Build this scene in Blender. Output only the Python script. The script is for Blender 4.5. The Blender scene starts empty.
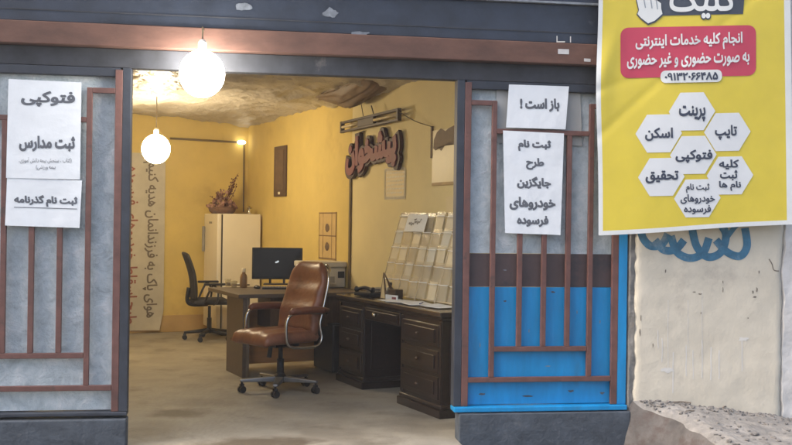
import bpy, bmesh, math, random
import numpy as np
from mathutils import Vector, Matrix, noise
from mathutils.geometry import delaunay_2d_cdt
random.seed(7)
SC = bpy.context.scene
COL = SC.collection
PI = math.pi
rad = math.radians

# ------------------------------------------------------------------ camera model (used to measure the place)
FPX, YAW, ROLL = 1000.0, rad(8.7), rad(0.78)
CAM = Vector((0, -6.46, 1.42))
FWD = Vector((math.sin(YAW), math.cos(YAW), 0))
R0 = Vector((math.cos(YAW), -math.sin(YAW), 0))
ZUP = Vector((0, 0, 1))
RGT = R0 * math.cos(ROLL) + ZUP * math.sin(ROLL)
UPV = ZUP * math.cos(ROLL) - R0 * math.sin(ROLL)
def ray(px, py): return FWD + RGT * ((px - 396) / FPX) - UPV * ((py - 222.5) / FPX)
def fac(px, py, y=0.0):
    d = ray(px, py); return CAM + d * ((y - CAM.y) / d.y)
def flo(px, py, z=0.0):
    d = ray(px, py); return CAM + d * ((z - CAM.z) / d.z)
def dep(px, py, s): return CAM + ray(px, py) * s
# room frame: corner of back wall and right wall; n runs to the right wall, w runs from the back wall to the street
CORNER = dep(247, 222, 13.07); CORNER.z = 0
NV = Vector((.954, .3, 0)).normalized()
WV = Vector((NV.y, -NV.x, 0))
TH = math.atan2(NV.y, NV.x)
def room(u, w, z=0.0): return CORNER + NV * u + WV * w + ZUP * z
def wal(px, py, off=0.0):
    d = ray(px, py); q = CORNER + NV * off - CAM; return CAM + d * (q.dot(NV) / d.dot(NV))
def bak(px, py, off=0.0):
    d = ray(px, py); q = CORNER + WV * off - CAM; return CAM + d * (q.dot(WV) / d.dot(WV))

# ------------------------------------------------------------------ materials
MATS = {}
def mat(name, col, rough=.6, metal=0.0, var=.12, scale=8.0, bump=.0, bscale=None, col2=None, thr=None, stretch=None,
        transl=None, clear=None, emis=None, spec=.5, soft=.08, rvar=.08, coat=0.0, detail=6, bdist=.01):
    if name in MATS: return MATS[name]
    m = bpy.data.materials.new(name); m.use_nodes = True
    nt = m.node_tree; N = nt.nodes; L = nt.links
    b = N['Principled BSDF']; out = N['Material Output']
    b.inputs['Roughness'].default_value = rough; b.inputs['Metallic'].default_value = metal
    b.inputs['Specular IOR Level'].default_value = spec
    if coat: b.inputs['Coat Weight'].default_value = coat; b.inputs['Coat Roughness'].default_value = .15
    tc = N.new('ShaderNodeTexCoord'); vec = tc.outputs['Object']
    if stretch:
        mp = N.new('ShaderNodeMapping'); mp.inputs['Scale'].default_value = stretch
        L.new(vec, mp.inputs['Vector']); vec = mp.outputs[0]
    nz = N.new('ShaderNodeTexNoise'); nz.inputs['Scale'].default_value = scale; nz.inputs['Detail'].default_value = detail
    nz.inputs['Roughness'].default_value = .62
    L.new(vec, nz.inputs['Vector'])
    rp = N.new('ShaderNodeValToRGB')
    c = col
    rp.color_ramp.elements[0].position = .3; rp.color_ramp.elements[1].position = .7
    rp.color_ramp.elements[0].color = (c[0]*(1-var), c[1]*(1-var), c[2]*(1-var), 1)
    rp.color_ramp.elements[1].color = (min(1, c[0]*(1+var)), min(1, c[1]*(1+var)), min(1, c[2]*(1+var)), 1)
    L.new(nz.outputs['Fac'], rp.inputs[0]); colout = rp.outputs[0]
    if col2 is not None:
        n2 = N.new('ShaderNodeTexNoise'); n2.inputs['Scale'].default_value = scale * .55; n2.inputs['Detail'].default_value = 9
        n2.inputs['Roughness'].default_value = .68
        L.new(vec, n2.inputs['Vector'])
        r2 = N.new('ShaderNodeValToRGB'); r2.color_ramp.elements[0].position = thr; r2.color_ramp.elements[1].position = thr + soft
        L.new(n2.outputs['Fac'], r2.inputs[0])
        mx = N.new('ShaderNodeMix'); mx.data_type = 'RGBA'
        L.new(r2.outputs[0], mx.inputs['Factor']); L.new(colout, mx.inputs['A']); mx.inputs['B'].default_value = (*col2, 1)
        colout = mx.outputs['Result']
    L.new(colout, b.inputs['Base Color'])
    if rvar:
        mr = N.new('ShaderNodeMapRange'); mr.inputs['To Min'].default_value = max(0, rough - rvar); mr.inputs['To Max'].default_value = min(1, rough + rvar)
        L.new(nz.outputs['Fac'], mr.inputs['Value']); L.new(mr.outputs[0], b.inputs['Roughness'])
    if bump:
        n3 = N.new('ShaderNodeTexNoise'); n3.inputs['Scale'].default_value = bscale or scale * 4; n3.inputs['Detail'].default_value = 5
        L.new(vec, n3.inputs['Vector'])
        bp = N.new('ShaderNodeBump'); bp.inputs['Strength'].default_value = bump; bp.inputs['Distance'].default_value = bdist
        L.new(n3.outputs['Fac'], bp.inputs['Height']); L.new(bp.outputs[0], b.inputs['Normal'])
    if emis:
        b.inputs['Emission Color'].default_value = (*emis[:3], 1); b.inputs['Emission Strength'].default_value = emis[3]
    if transl:
        tr = N.new('ShaderNodeBsdfTranslucent'); tr.inputs[0].default_value = (*transl[:3], 1)
        mixs = N.new('ShaderNodeMixShader'); mixs.inputs[0].default_value = transl[3]
        L.new(b.outputs[0], mixs.inputs[1]); L.new(tr.outputs[0], mixs.inputs[2]); L.new(mixs.outputs[0], out.inputs[0])
    if clear:
        tr = N.new('ShaderNodeBsdfTransparent'); tr.inputs[0].default_value = (*clear[:3], 1)
        mixs = N.new('ShaderNodeMixShader'); mixs.inputs[0].default_value = clear[3]
        L.new(b.outputs[0], mixs.inputs[1]); L.new(tr.outputs[0], mixs.inputs[2]); L.new(mixs.outputs[0], out.inputs[0])
    MATS[name] = m
    return m

M = {}
M['navy'] = mat('navy_painted_steel', (.024, .032, .050), .5, var=.35, scale=5, col2=(.10, .11, .13), thr=.62, soft=.12, bump=.15, bscale=30)
M['rail'] = mat('rust_brown_rail_paint', (.135, .066, .046), .78, var=.32, scale=7, col2=(.10, .05, .04), thr=.6, soft=.15, bump=.15, bscale=40, stretch=(.5, 1, 1))
M['channel'] = mat('dark_channel_steel', (.042, .044, .052), .8, var=.4, scale=6, col2=(.13, .12, .12), thr=.64)
M['bar'] = mat('oxide_brown_bar_paint', (.135, .060, .048), .55, var=.28, scale=11, col2=(.075, .045, .038), thr=.58, bump=.1, bscale=60)
M['frame'] = mat('dark_door_frame_paint', (.030, .035, .047), .5, var=.3, scale=6, bump=.1, bscale=50)
M['blue'] = mat('blue_door_paint', (.004, .235, .52), .40, var=.16, scale=5, col2=(.02, .18, .36), thr=.60, soft=.16, bump=.12, bscale=30, stretch=(2.2, 1, .5))
M['brownpaint'] = mat('dull_brown_door_paint', (.075, .048, .046), .55, var=.25, scale=5, col2=(.045, .035, .04), thr=.55)
M['plinth'] = mat('stained_plinth_cement', (.060, .072, .088), .85, var=.35, scale=7, col2=(.15, .155, .16), thr=.6, soft=.14, bump=.5, bscale=40)
M['plaster'] = mat('worn_cream_plaster', (.63, .57, .455), .9, var=.11, scale=3.4, col2=(.44, .39, .32), thr=.56, soft=.16, bump=.22, bscale=40, detail=12)
M['pier'] = mat('pale_rough_render', (.62, .60, .57), .95, var=.14, scale=5, col2=(.42, .40, .38), thr=.6, soft=.15, bump=.8, bscale=22)
M['concrete'] = mat('broken_grey_concrete', (.19, .18, .165), .95, var=.3, scale=9, bump=.8, bscale=30)
M['ledge'] = mat('dusty_cement_ledge', (.255, .24, .22), .95, var=.28, scale=7, col2=(.14, .13, .12), thr=.56, soft=.14, bump=.9, bscale=24, bdist=.02)
M['ledgeside'] = mat('rough_earth_side', (.12, .108, .10), .95, var=.35, scale=6, col2=(.095, .075, .066), thr=.52, bump=.9, bscale=20)
M['stone'] = mat('rubble_stone', (.20, .185, .17), .95, var=.35, scale=20, bump=.5)
M['ground'] = mat('street_asphalt', (.11, .105, .10), .95, var=.3, scale=2, bump=.5, bscale=40)
M['wallpaint'] = mat('yellow_distemper_wall', (.64, .49, .155), .8, var=.09, scale=1.9, col2=(.47, .33, .10), thr=.57, soft=.2, bump=.18, bscale=9)
M['skirt'] = mat('ochre_skirting', (.50, .34, .14), .7, var=.12, scale=3)
M['sheet'] = mat('crumpled_tan_ceiling_sheet', (.47, .43, .37), .38, var=.10, scale=5, col2=(.36, .31, .25), thr=.60, soft=.16, bump=.8, bscale=22, bdist=.02)
M['sag'] = mat('hanging_brown_cloth', (.20, .135, .08), .6, var=.25, scale=6, bump=.5, bscale=15)
M['paper'] = mat('white_paper', (.76, .79, .81), .8, var=.04, scale=9, bump=.35, bscale=7, bdist=.02)
M['board'] = mat('grey_cardboard_sheet', (.40, .40, .385), .8, var=.12, scale=6)
M['ink'] = mat('black_ink', (.035, .035, .042), .8, var=.1)
M['greyink'] = mat('faded_grey_ink', (.11, .12, .14), .8, var=.2)
M['marker'] = mat('brown_marker_ink', (.06, .045, .035), .8)
M['yellow'] = mat('banner_yellow_print', (.72, .565, .055), .40, var=.06, scale=4, col2=(.76, .62, .14), thr=.60, soft=.3)
M['bwhite'] = mat('banner_white_print', (.74, .75, .72), .55, var=.05, scale=5)
M['red'] = mat('banner_crimson_print', (.56, .055, .10), .5, var=.08, scale=4)
M['hexgrey'] = mat('banner_hexagon_print', (.75, .76, .75), .5, var=.04, scale=7)
M['hexline'] = mat('banner_grey_line', (.30, .33, .36), .6)
M['bblack'] = mat('banner_slate_print', (.055, .065, .085), .55, var=.15)
M['bdark'] = mat('banner_dark_lettering', (.045, .055, .085), .55)
M['spray'] = mat('blue_spray_paint', (.055, .17, .27), .9, var=.3, scale=14, col2=(.36, .41, .42), thr=.54, soft=.25)
M['drip'] = mat('white_paint_drip', (.68, .65, .59), .7, var=.05)
M['chip'] = mat('dark_chip', (.20, .165, .13), .9, var=.3, scale=30)
M['scrape'] = mat('bare_scraped_metal', (.20, .22, .245), .6, var=.3, scale=25)
M['sticker'] = mat('pale_sticker', (.60, .58, .56), .6, var=.08, scale=40)
M['fridge'] = mat('cream_fridge_enamel', (.80, .75, .64), .35, var=.04, scale=3)
M['seam'] = mat('dark_rubber_seal', (.05, .04, .03), .8)
M['plastic'] = mat('black_plastic', (.018, .018, .021), .45, var=.2, scale=20)
M['mesh'] = mat('black_mesh_fabric', (.022, .020, .020), .85, var=.3, scale=60, bump=.3, bscale=200)
M['leather'] = mat('tan_brown_leather', (.21, .080, .040), .40, var=.3, scale=7, col2=(.12, .043, .022), thr=.58, soft=.2, bump=.35, bscale=28, rvar=.1)
M['pad'] = mat('dark_arm_pad', (.14, .045, .022), .4, var=.2, scale=12)
M['chrome'] = mat('chrome', (.50, .48, .46), .22, 1.0, var=.05)
M['alu'] = mat('dull_base_metal', (.24, .24, .25), .45, .9, var=.12, scale=20)
M['laminate'] = mat('grey_brown_laminate', (.105, .080, .060), .5, var=.2, scale=5, stretch=(1, 6, 6), bump=.05)
M['lamedge'] = mat('laminate_edge', (.17, .135, .10), .5, var=.1)
M['orange'] = mat('orange_panel', (.46, .21, .06), .5, var=.15, scale=4, stretch=(1, 1, 8))
M['darkwood'] = mat('dark_walnut_desk', (.020, .012, .010), .33, var=.35, scale=5, stretch=(6, 1, 6), col2=(.034, .019, .014), thr=.6, coat=.25)
M['darktop'] = mat('dark_walnut_top', (.040, .026, .020), .22, var=.3, scale=5, coat=.4)
M['screen'] = mat('monitor_screen', (.010, .011, .014), .18, var=.1)
M['screenpatch'] = mat('screen_patch', (.5, .55, .6), .5, emis=(.6, .68, .75, .30))  # pale, faintly emissive patch on the dark screen
M['offwhite'] = mat('offwhite_plastic', (.60, .57, .50), .45, var=.05, scale=10)
M['greyplastic'] = mat('grey_plastic', (.28, .27, .25), .5, var=.1)
M['tower'] = mat('blue_black_case', (.028, .034, .044), .4, var=.2)
M['clearplastic'] = mat('clear_pocket_plastic', (.86, .82, .70), .10, var=.08, scale=9, clear=(.97, .94, .86, .72), bump=.5, bscale=16)
M['pocketpaper'] = mat('pale_leaflet', (.80, .74, .58), .5, var=.12, scale=6)
M['rim'] = mat('pocket_rim', (.93, .91, .84), .10, var=.05)  # rims coloured near white, painting in the glints of the clear plastic
M['wire'] = mat('rack_wire', (.35, .29, .19), .4, .6)
M['plum'] = mat('plum_foam_letter', (.19, .042, .046), .6, var=.18, scale=9, bump=.25, bscale=30)
M['darkplum'] = mat('dark_letter_side', (.055, .024, .019), .6, var=.2)
M['batten'] = mat('brown_batten_metal', (.060, .038, .022), .5, var=.25, scale=14)
M['tube'] = mat('unlit_tube_glass', (.66, .56, .36), .25, var=.03)
M['cable'] = mat('dark_olive_trunking', (.16, .115, .045), .6, var=.2)
M['thincable'] = mat('thin_cable', (.10, .075, .04), .6)
M['lace'] = mat('white_lace_paper', (.82, .77, .62), .7, var=.08, scale=25)
M['poster'] = mat('cream_poster', (.74, .62, .36), .6, var=.06, scale=4)
M['posterlow'] = mat('glossy_pale_poster', (.64, .54, .31), .42, var=.08, scale=3)
M['posterdark'] = mat('brown_poster_print', (.14, .088, .05), .6, var=.3, scale=10)
M['postermid'] = mat('tan_poster_print', (.42, .29, .13), .6, var=.2, scale=10)
M['calendar'] = mat('tan_calendar_paper', (.56, .40, .17), .7, var=.1, scale=8)
M['calline'] = mat('calendar_line', (.20, .12, .05), .7)
M['plaque'] = mat('dark_wood_plaque', (.095, .055, .030), .5, var=.3, scale=8, stretch=(6, 6, 1))
M['cloth'] = mat('grey_white_banner_cloth', (.48, .455, .39), .8, var=.12, scale=4, bump=.2, bscale=8)
M['maroon'] = mat('maroon_banner_ink', (.26, .09, .07), .8, var=.2)
M['darkinkcloth'] = mat('dark_banner_ink', (.15, .125, .10), .8, var=.2)
M['wicker'] = mat('woven_basket', (.16, .085, .050), .8, var=.3, scale=30, bump=.5)
M['petal'] = mat('dusty_pink_petals', (.34, .19, .14), .8, var=.3, scale=25)
M['twig'] = mat('dry_twig', (.14, .055, .035), .8, var=.3, scale=25)
M['glass'] = mat('tumbler_glass', (.75, .70, .55), .05, var=.02, clear=(.92, .9, .8, .7))
M['bottle'] = mat('brown_bottle', (.28, .17, .08), .3, var=.1)
M['silver'] = mat('silver_trim', (.75, .72, .66), .15, 1.0)
M['brass'] = mat('knob_metal', (.62, .55, .44), .22, 1.0)
M['lampglass'] = mat('white_lamp_lit', (1, 1, 1), .5, emis=(1.0, .95, .86, 23))
M['warmglass'] = mat('warm_lamp_lit', (1, .9, .7), .5, emis=(1.0, .81, .52, 44))
M['battenend'] = mat('bright_batten_end', (1, .95, .85), .5, emis=(1.0, .90, .70, 4))
M['render'] = mat('grey_building_render', (.34, .32, .30), .9, var=.15, scale=3, bump=.4)
M['pen'] = mat('pen_blue', (.05, .08, .25), .4)
def floor_material():
    m = mat('worn_concrete_floor', (.30, .275, .225), .62, var=.22, scale=3.2, col2=(.18, .16, .125), thr=.53, soft=.16, bump=.4, bscale=26, rvar=.15, detail=13)
    nt = m.node_tree; N = nt.nodes; L = nt.links
    b = N['Principled BSDF']; src = b.inputs['Base Color'].links[0].from_socket
    tc = N.new('ShaderNodeTexCoord')
    nz = N.new('ShaderNodeTexNoise'); nz.inputs['Scale'].default_value = 6; nz.inputs['Detail'].default_value = 5; L.new(tc.outputs['Object'], nz.inputs['Vector'])
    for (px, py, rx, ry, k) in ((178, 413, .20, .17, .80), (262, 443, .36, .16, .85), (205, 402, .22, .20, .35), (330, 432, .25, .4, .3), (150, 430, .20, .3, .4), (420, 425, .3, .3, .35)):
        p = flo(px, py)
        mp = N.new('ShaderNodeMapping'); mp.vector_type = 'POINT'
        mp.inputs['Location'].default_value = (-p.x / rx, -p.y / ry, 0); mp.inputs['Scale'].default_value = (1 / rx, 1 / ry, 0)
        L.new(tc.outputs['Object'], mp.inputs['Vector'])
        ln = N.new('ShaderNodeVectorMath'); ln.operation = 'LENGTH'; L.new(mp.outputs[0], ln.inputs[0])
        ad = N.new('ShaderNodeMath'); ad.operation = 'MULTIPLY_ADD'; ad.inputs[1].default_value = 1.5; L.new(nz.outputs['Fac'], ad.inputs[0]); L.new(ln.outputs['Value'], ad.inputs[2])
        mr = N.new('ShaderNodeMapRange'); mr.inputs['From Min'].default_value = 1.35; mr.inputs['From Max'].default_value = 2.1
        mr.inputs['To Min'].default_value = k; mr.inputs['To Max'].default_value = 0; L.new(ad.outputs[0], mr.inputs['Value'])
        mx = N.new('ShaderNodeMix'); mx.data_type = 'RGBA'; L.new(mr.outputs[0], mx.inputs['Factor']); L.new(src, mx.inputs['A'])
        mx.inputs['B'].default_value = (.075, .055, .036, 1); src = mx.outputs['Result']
    L.new(src, b.inputs['Base Color'])
    return m
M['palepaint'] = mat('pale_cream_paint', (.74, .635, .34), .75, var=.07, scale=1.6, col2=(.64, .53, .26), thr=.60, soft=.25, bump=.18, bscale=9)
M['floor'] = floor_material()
def glazing_material():
    m = bpy.data.materials.new('frosted_wrinkled_glazing'); m.use_nodes = True
    nt = m.node_tree; N = nt.nodes; L = nt.links; b = N['Principled BSDF']; out = N['Material Output']
    tc = N.new('ShaderNodeTexCoord')
    n1 = N.new('ShaderNodeTexNoise'); n1.inputs['Scale'].default_value = 8; n1.inputs['Detail'].default_value = 12; n1.inputs['Roughness'].default_value = .72
    n1.inputs['Distortion'].default_value = .35
    gm = N.new('ShaderNodeMapping'); gm.inputs['Scale'].default_value = (1.2, 1.2, 1.1); L.new(tc.outputs['Object'], gm.inputs['Vector']); L.new(gm.outputs[0], n1.inputs['Vector'])
    rp = N.new('ShaderNodeValToRGB'); e = rp.color_ramp.elements
    e[0].position = .30; e[0].color = (.40, .47, .50, 1); e[1].position = .72; e[1].color = (.90, .92, .93, 1)
    x = e.new(.5); x.color = (.62, .70, .73, 1)
    L.new(n1.outputs['Fac'], rp.inputs[0])
    vo = N.new('ShaderNodeTexVoronoi'); vo.feature = 'DISTANCE_TO_EDGE'; vo.inputs['Scale'].default_value = 4.0
    mv = N.new('ShaderNodeVectorMath'); mv.operation = 'MULTIPLY_ADD'; mv.inputs[1].default_value = (.5, .5, .5)
    L.new(n1.outputs['Color'], mv.inputs[0]); L.new(tc.outputs['Object'], mv.inputs[2]); L.new(mv.outputs[0], vo.inputs['Vector'])
    mr = N.new('ShaderNodeMapRange'); mr.inputs['From Max'].default_value = .022; mr.inputs['To Min'].default_value = .38; mr.inputs['To Max'].default_value = 0
    L.new(vo.outputs['Distance'], mr.inputs['Value'])
    mx = N.new('ShaderNodeMix'); mx.data_type = 'RGBA'; L.new(mr.outputs[0], mx.inputs['Factor']); L.new(rp.outputs[0], mx.inputs['A']); mx.inputs['B'].default_value = (.17, .20, .215, 1)
    L.new(mx.outputs['Result'], b.inputs['Base Color']); b.inputs['Roughness'].default_value = .30
    bp = N.new('ShaderNodeBump'); bp.inputs['Strength'].default_value = .9; bp.inputs['Distance'].default_value = .035
    L.new(n1.outputs['Fac'], bp.inputs['Height']); L.new(bp.outputs[0], b.inputs['Normal'])
    tr = N.new('ShaderNodeBsdfTranslucent'); tr.inputs[0].default_value = (.6, .62, .62, 1)
    ms = N.new('ShaderNodeMixShader'); ms.inputs[0].default_value = .15
    L.new(b.outputs[0], ms.inputs[1]); L.new(tr.outputs[0], ms.inputs[2]); L.new(ms.outputs[0], out.inputs[0])
    return m
M['glazing'] = glazing_material()

# ------------------------------------------------------------------ object helpers
def thing(name, label, cat, loc=(0, 0, 0), rotz=0.0, group=None, kind=None):
    o = bpy.data.objects.new(name, None); COL.objects.link(o); o.empty_display_size = .1
    o.location = loc; o.rotation_euler = (0, 0, rotz)
    return tag(o, label, cat, group, kind)
def tag(o, label=None, cat=None, group=None, kind=None):
    if label: o['label'] = label
    if cat: o['category'] = cat
    if group: o['group'] = group
    if kind: o['kind'] = kind
    return o
def copy_tree(o, parent=None):
    c = o.copy(); COL.objects.link(c)
    if parent: c.parent = parent
    for ch in list(o.children): copy_tree(ch, c)
    return c

class MB:
    def __init__(s): s.bm = bmesh.new()
    def box(s, c, d, rot=None):
        r = bmesh.ops.create_cube(s.bm, size=1)['verts']
        mx = Matrix.Translation(Vector(c)) @ (rot.to_4x4() if rot else Matrix.Identity(4)) @ Matrix.Diagonal((d[0], d[1], d[2], 1))
        bmesh.ops.transform(s.bm, matrix=mx, verts=r); return s
    def span(s, a, b): return s.box([(a[i] + b[i]) / 2 for i in range(3)], [abs(b[i] - a[i]) for i in range(3)])
    def tube(s, pts, r, seg=10, caps=True):
        pts = [Vector(p) for p in pts]; rings = []
        rs = r if isinstance(r, (list, tuple)) else [r] * len(pts)
        prev = None
        for i, p in enumerate(pts):
            t = (pts[min(i + 1, len(pts) - 1)] - pts[max(i - 1, 0)]).normalized()
            if prev is None:
                a = Vector((0, 0, 1)) if abs(t.z) < .9 else Vector((1, 0, 0)); u = t.cross(a).normalized()
            else:
                u = (prev - t * prev.dot(t)).normalized()
            prev = u; v = t.cross(u)
            rings.append([s.bm.verts.new(p + (u * math.cos(2*PI*k/seg) + v * math.sin(2*PI*k/seg)) * rs[i]) for k in range(seg)])
        for a, b in zip(rings, rings[1:]):
            for k in range(seg): s.bm.faces.new((a[k], a[(k+1) % seg], b[(k+1) % seg], b[k]))
        if caps: s.bm.faces.new(list(reversed(rings[0]))); s.bm.faces.new(rings[-1])
        return s
    def lathe(s, prof, c=(0, 0, 0), seg=24):
        c = Vector(c); rings = []
        for r, z in prof:
            rings.append([s.bm.verts.new(c + Vector((r*math.cos(2*PI*k/seg), r*math.sin(2*PI*k/seg), z))) for k in range(seg)])
        for a, b in zip(rings, rings[1:]):
            for k in range(seg): s.bm.faces.new((a[k], a[(k+1) % seg], b[(k+1) % seg], b[k]))
        s.bm.faces.new(list(reversed(rings[0]))); s.bm.faces.new(rings[-1]); return s
    def grid(s, fn, nu, nv):
        g = [[s.bm.verts.new(fn(i / nu, j / nv)) for i in range(nu + 1)] for j in range(nv + 1)]
        for j in range(nv):
            for i in range(nu): s.bm.faces.new((g[j][i], g[j][i+1], g[j+1][i+1], g[j+1][i]))
        return g
    def prism(s, outline, p0, dirv):     # outline = 3D points, extruded along dirv
        a = [s.bm.verts.new(Vector(p) + Vector(p0)) for p in outline]; b = [s.bm.verts.new(v.co + Vector(dirv)) for v in a]
        n = len(a); s.bm.faces.new(list(reversed(a))); s.bm.faces.new(b)
        for k in range(n): s.bm.faces.new((a[k], a[(k+1) % n], b[(k+1) % n], b[k]))
        return s
    def ball(s, c, r, sc=(1, 1, 1), sub=3):
        v = bmesh.ops.create_icosphere(s.bm, subdivisions=sub, radius=r)['verts']
        bmesh.ops.transform(s.bm, matrix=Matrix.Translation(Vector(c)) @ Matrix.Diagonal((*sc, 1)), verts=v); return s
    def out(s, name, m, parent=None, bevel=0.0, smooth=False, seg=2, solid=0.0, fixn=True, sub=0):
        if fixn: bmesh.ops.recalc_face_normals(s.bm, faces=s.bm.faces)
        me = bpy.data.meshes.new(name); s.bm.to_mesh(me); s.bm.free()
        for mm in (m if isinstance(m, (list, tuple)) else [m]): me.materials.append(mm)
        o = bpy.data.objects.new(name, me); COL.objects.link(o)
        if parent: o.parent = parent
        if smooth:
            for p in me.polygons: p.use_smooth = True
        if solid:
            md = o.modifiers.new('thickness', 'SOLIDIFY'); md.thickness = solid; md.offset = 0
        if bevel:
            md = o.modifiers.new('bevel', 'BEVEL'); md.width = bevel; md.segments = seg; md.limit_method = 'ANGLE'; md.angle_limit = rad(40)
        if sub:
            md = o.modifiers.new('sub', 'SUBSURF'); md.levels = sub; md.render_levels = sub
        return o
def struct(name, mb, m, **k):
    o = mb.out(name, m, **k); o['kind'] = 'structure'; return o

# ------------------------------------------------------------------ Persian lettering
ONE = {'ا': '\uFE8D', 'آ': '\uFE81', 'د': '\uFEA9', 'ذ': '\uFEAB', 'ر': '\uFEAD', 'ز': '\uFEAF', 'و': '\uFEED'}
DUAL = {'ب': '\uFE8F', 'پ': '\uFB56', 'ت': '\uFE95', 'ث': '\uFE99', 'ج': '\uFE9D', 'چ': '\uFB7A', 'ح': '\uFEA1', 'خ': '\uFEA5', 'س': '\uFEB1', 'ش': '\uFEB5',
        'ص': '\uFEB9', 'ض': '\uFEBD', 'ط': '\uFEC1', 'ع': '\uFEC9', 'غ': '\uFECD', 'ف': '\uFED1', 'ق': '\uFED5', 'ک': '\uFB8E', 'گ': '\uFB92', 'ل': '\uFEDD',
        'م': '\uFEE1', 'ن': '\uFEE5', 'ه': '\uFEE9', 'ی': '\uFBFC'}
def forms(c):
    if c in ONE: b = ord(ONE[c]); return (b, b + 1, None, None)
    if c in DUAL: b = ord(DUAL[c]); return (b, b + 1, b + 2, b + 3)
    return None
def shape_text(t):
    out = []
    for i, c in enumerate(t):
        f = forms(c)
        if not f:
            if c != '\u200c': out.append({'(': ')', ')': '('}.get(c, c))
            continue
        p = forms(t[i-1]) if i > 0 else None
        q = forms(t[i+1]) if i + 1 < len(t) else None
        jp = p is not None and p[2] is not None; jn = q is not None and f[2] is not None
        out.append(chr(f[3] if jp and jn else f[1] if jp else f[2] if jn else ord(c)))
    return ''.join(reversed(out))
def glyphs(text, bold=0.0, ltr=False):
    """flat triangles of a line of writing, in a unit box: verts (N,2) in 0..1, and aspect"""
    cu = bpy.data.curves.new('writing', 'FONT'); cu.body = text if ltr else shape_text(text)
    cu.size = 1; cu.resolution_u = 3; cu.fill_mode = 'NONE'
    ob = bpy.data.objects.new('writing', cu); COL.objects.link(ob)
    dg = bpy.context.evaluated_depsgraph_get(); dg.update()
    me = bpy.data.meshes.new_from_object(ob.evaluated_get(dg))
    vs = [(v.co.x, v.co.y) for v in me.vertices]; es = [tuple(e.vertices) for e in me.edges]
    bpy.data.objects.remove(ob); bpy.data.curves.remove(cu); bpy.data.meshes.remove(me)
    nb = {}
    for a, b in es: nb.setdefault(a, []).append(b); nb.setdefault(b, []).append(a)
    # edges come in contour order; walk each loop in index order so the winding of the font is kept
    seen = set(); loops = []
    for a in range(len(vs)):
        if a in seen or a not in nb: continue
        loop = [a]; seen.add(a); cur = a
        while True:
            nx = [b for b in nb[cur] if b not in seen]
            if not nx: break
            pick = (cur + 1) if (cur + 1) in nx else nx[0]
            loop.append(pick); seen.add(pick); cur = pick
        if len(loop) > 2: loops.append(loop)
    if bold:                                   # heavier weight: push every contour outward
        area = [sum(vs[l[k]][0] * vs[l[(k+1) % len(l)]][1] - vs[l[(k+1) % len(l)]][0] * vs[l[k]][1] for k in range(len(l))) for l in loops]
        main = 1 if max(area, key=abs) > 0 else -1; mv = list(vs)
        bb = [(min(vs[i][0] for i in l), max(vs[i][0] for i in l), min(vs[i][1] for i in l), max(vs[i][1] for i in l)) for l in loops]
        for li, l in enumerate(loops):
            n = len(l); b0 = bb[li]; sg = main
            if not any(o is not b0 and o[0] < b0[1] and o[1] > b0[0] and o[2] < b0[3] and o[3] > b0[2] for o in bb): sg = 1 if area[li] > 0 else -1
            for k in range(n):
                p, c, q = (Vector(vs[l[(k + d) % n]]) for d in (-1, 0, 1))
                e1 = (c - p); e2 = (q - c)
                if e1.length < 1e-6 or e2.length < 1e-6: continue
                e1.normalize(); e2.normalize()
                n1 = Vector((e1.y, -e1.x)) * sg; n2 = Vector((e2.y, -e2.x)) * sg; m = n1 + n2
                if m.length < 1e-3: m = n1
                m.normalize(); mv[l[k]] = tuple(c + m * bold / max(.6, m.dot(n1)))
        vs = mv
    r = delaunay_2d_cdt([Vector(v) for v in vs], [(l[k], l[(k+1) % len(l)]) for l in loops for k in range(len(l))], [], 0, 1e-5)
    V = np.array([(v.x, v.y) for v in r[0]]); T = np.array([f for f in r[2] if len(f) == 3])
    cen = V[T].mean(axis=1); wn = np.zeros(len(T))
    for l in loops:
        P = np.array([vs[k] for k in l]); Q = np.roll(P, -1, axis=0)
        for (x0, y0), (x1, y1) in zip(P, Q):
            if y0 == y1: continue
            up = (y0 <= cen[:, 1]) & (y1 > cen[:, 1]); dn = (y1 <= cen[:, 1]) & (y0 > cen[:, 1])
            side = (x1 - x0) * (cen[:, 1] - y0) - (cen[:, 0] - x0) * (y1 - y0)
            wn += (up & (side > 0)).astype(float) - (dn & (side < 0)).astype(float)
    T = T[np.abs(wn) > .5]
    used = np.unique(T); lo = V[used].min(axis=0); hi = V[used].max(axis=0)
    return (V - lo) / (hi - lo), T, (hi - lo)
def write(mb, text, box, fn, bold=0.02, ltr=False, slope=0.0, thick=None):
    """ink box (x0,y0,x1,y1) in the units of fn (y down); fn maps them onto the surface that carries the writing"""
    V, T, _ = glyphs(text, bold, ltr)
    x0, y0, x1, y1 = box; idx = {}
    def vert(k):
        if k not in idx:
            x = x0 + V[k][0] * (x1 - x0); y = y1 - V[k][1] * (y1 - y0) + slope * (x - (x0 + x1) / 2)
            idx[k] = mb.bm.verts.new(fn(x, y))
        return idx[k]
    fs = []
    for t in T:
        try: fs.append(mb.bm.faces.new([vert(k) for k in t]))
        except ValueError: pass
    if thick is not None:
        r = bmesh.ops.extrude_face_region(mb.bm, geom=fs)
        vv = [g for g in r['geom'] if isinstance(g, bmesh.types.BMVert)]
        bmesh.ops.translate(mb.bm, verts=vv, vec=thick)
def ribbon(mb, pts, wd, fn):
    """flat brush stroke along 2D points (surface units), mapped by fn"""
    P = [Vector(p) for p in pts]; prev = None
    for i, p in enumerate(P):
        t = (P[min(i+1, len(P)-1)] - P[max(i-1, 0)]).normalized(); q = Vector((-t.y, t.x)) * wd * .5
        pr = (mb.bm.verts.new(fn(*(p + q))), mb.bm.verts.new(fn(*(p - q))))
        if prev: mb.bm.faces.new((prev[0], prev[1], pr[1], pr[0]))
        prev = pr
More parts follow.
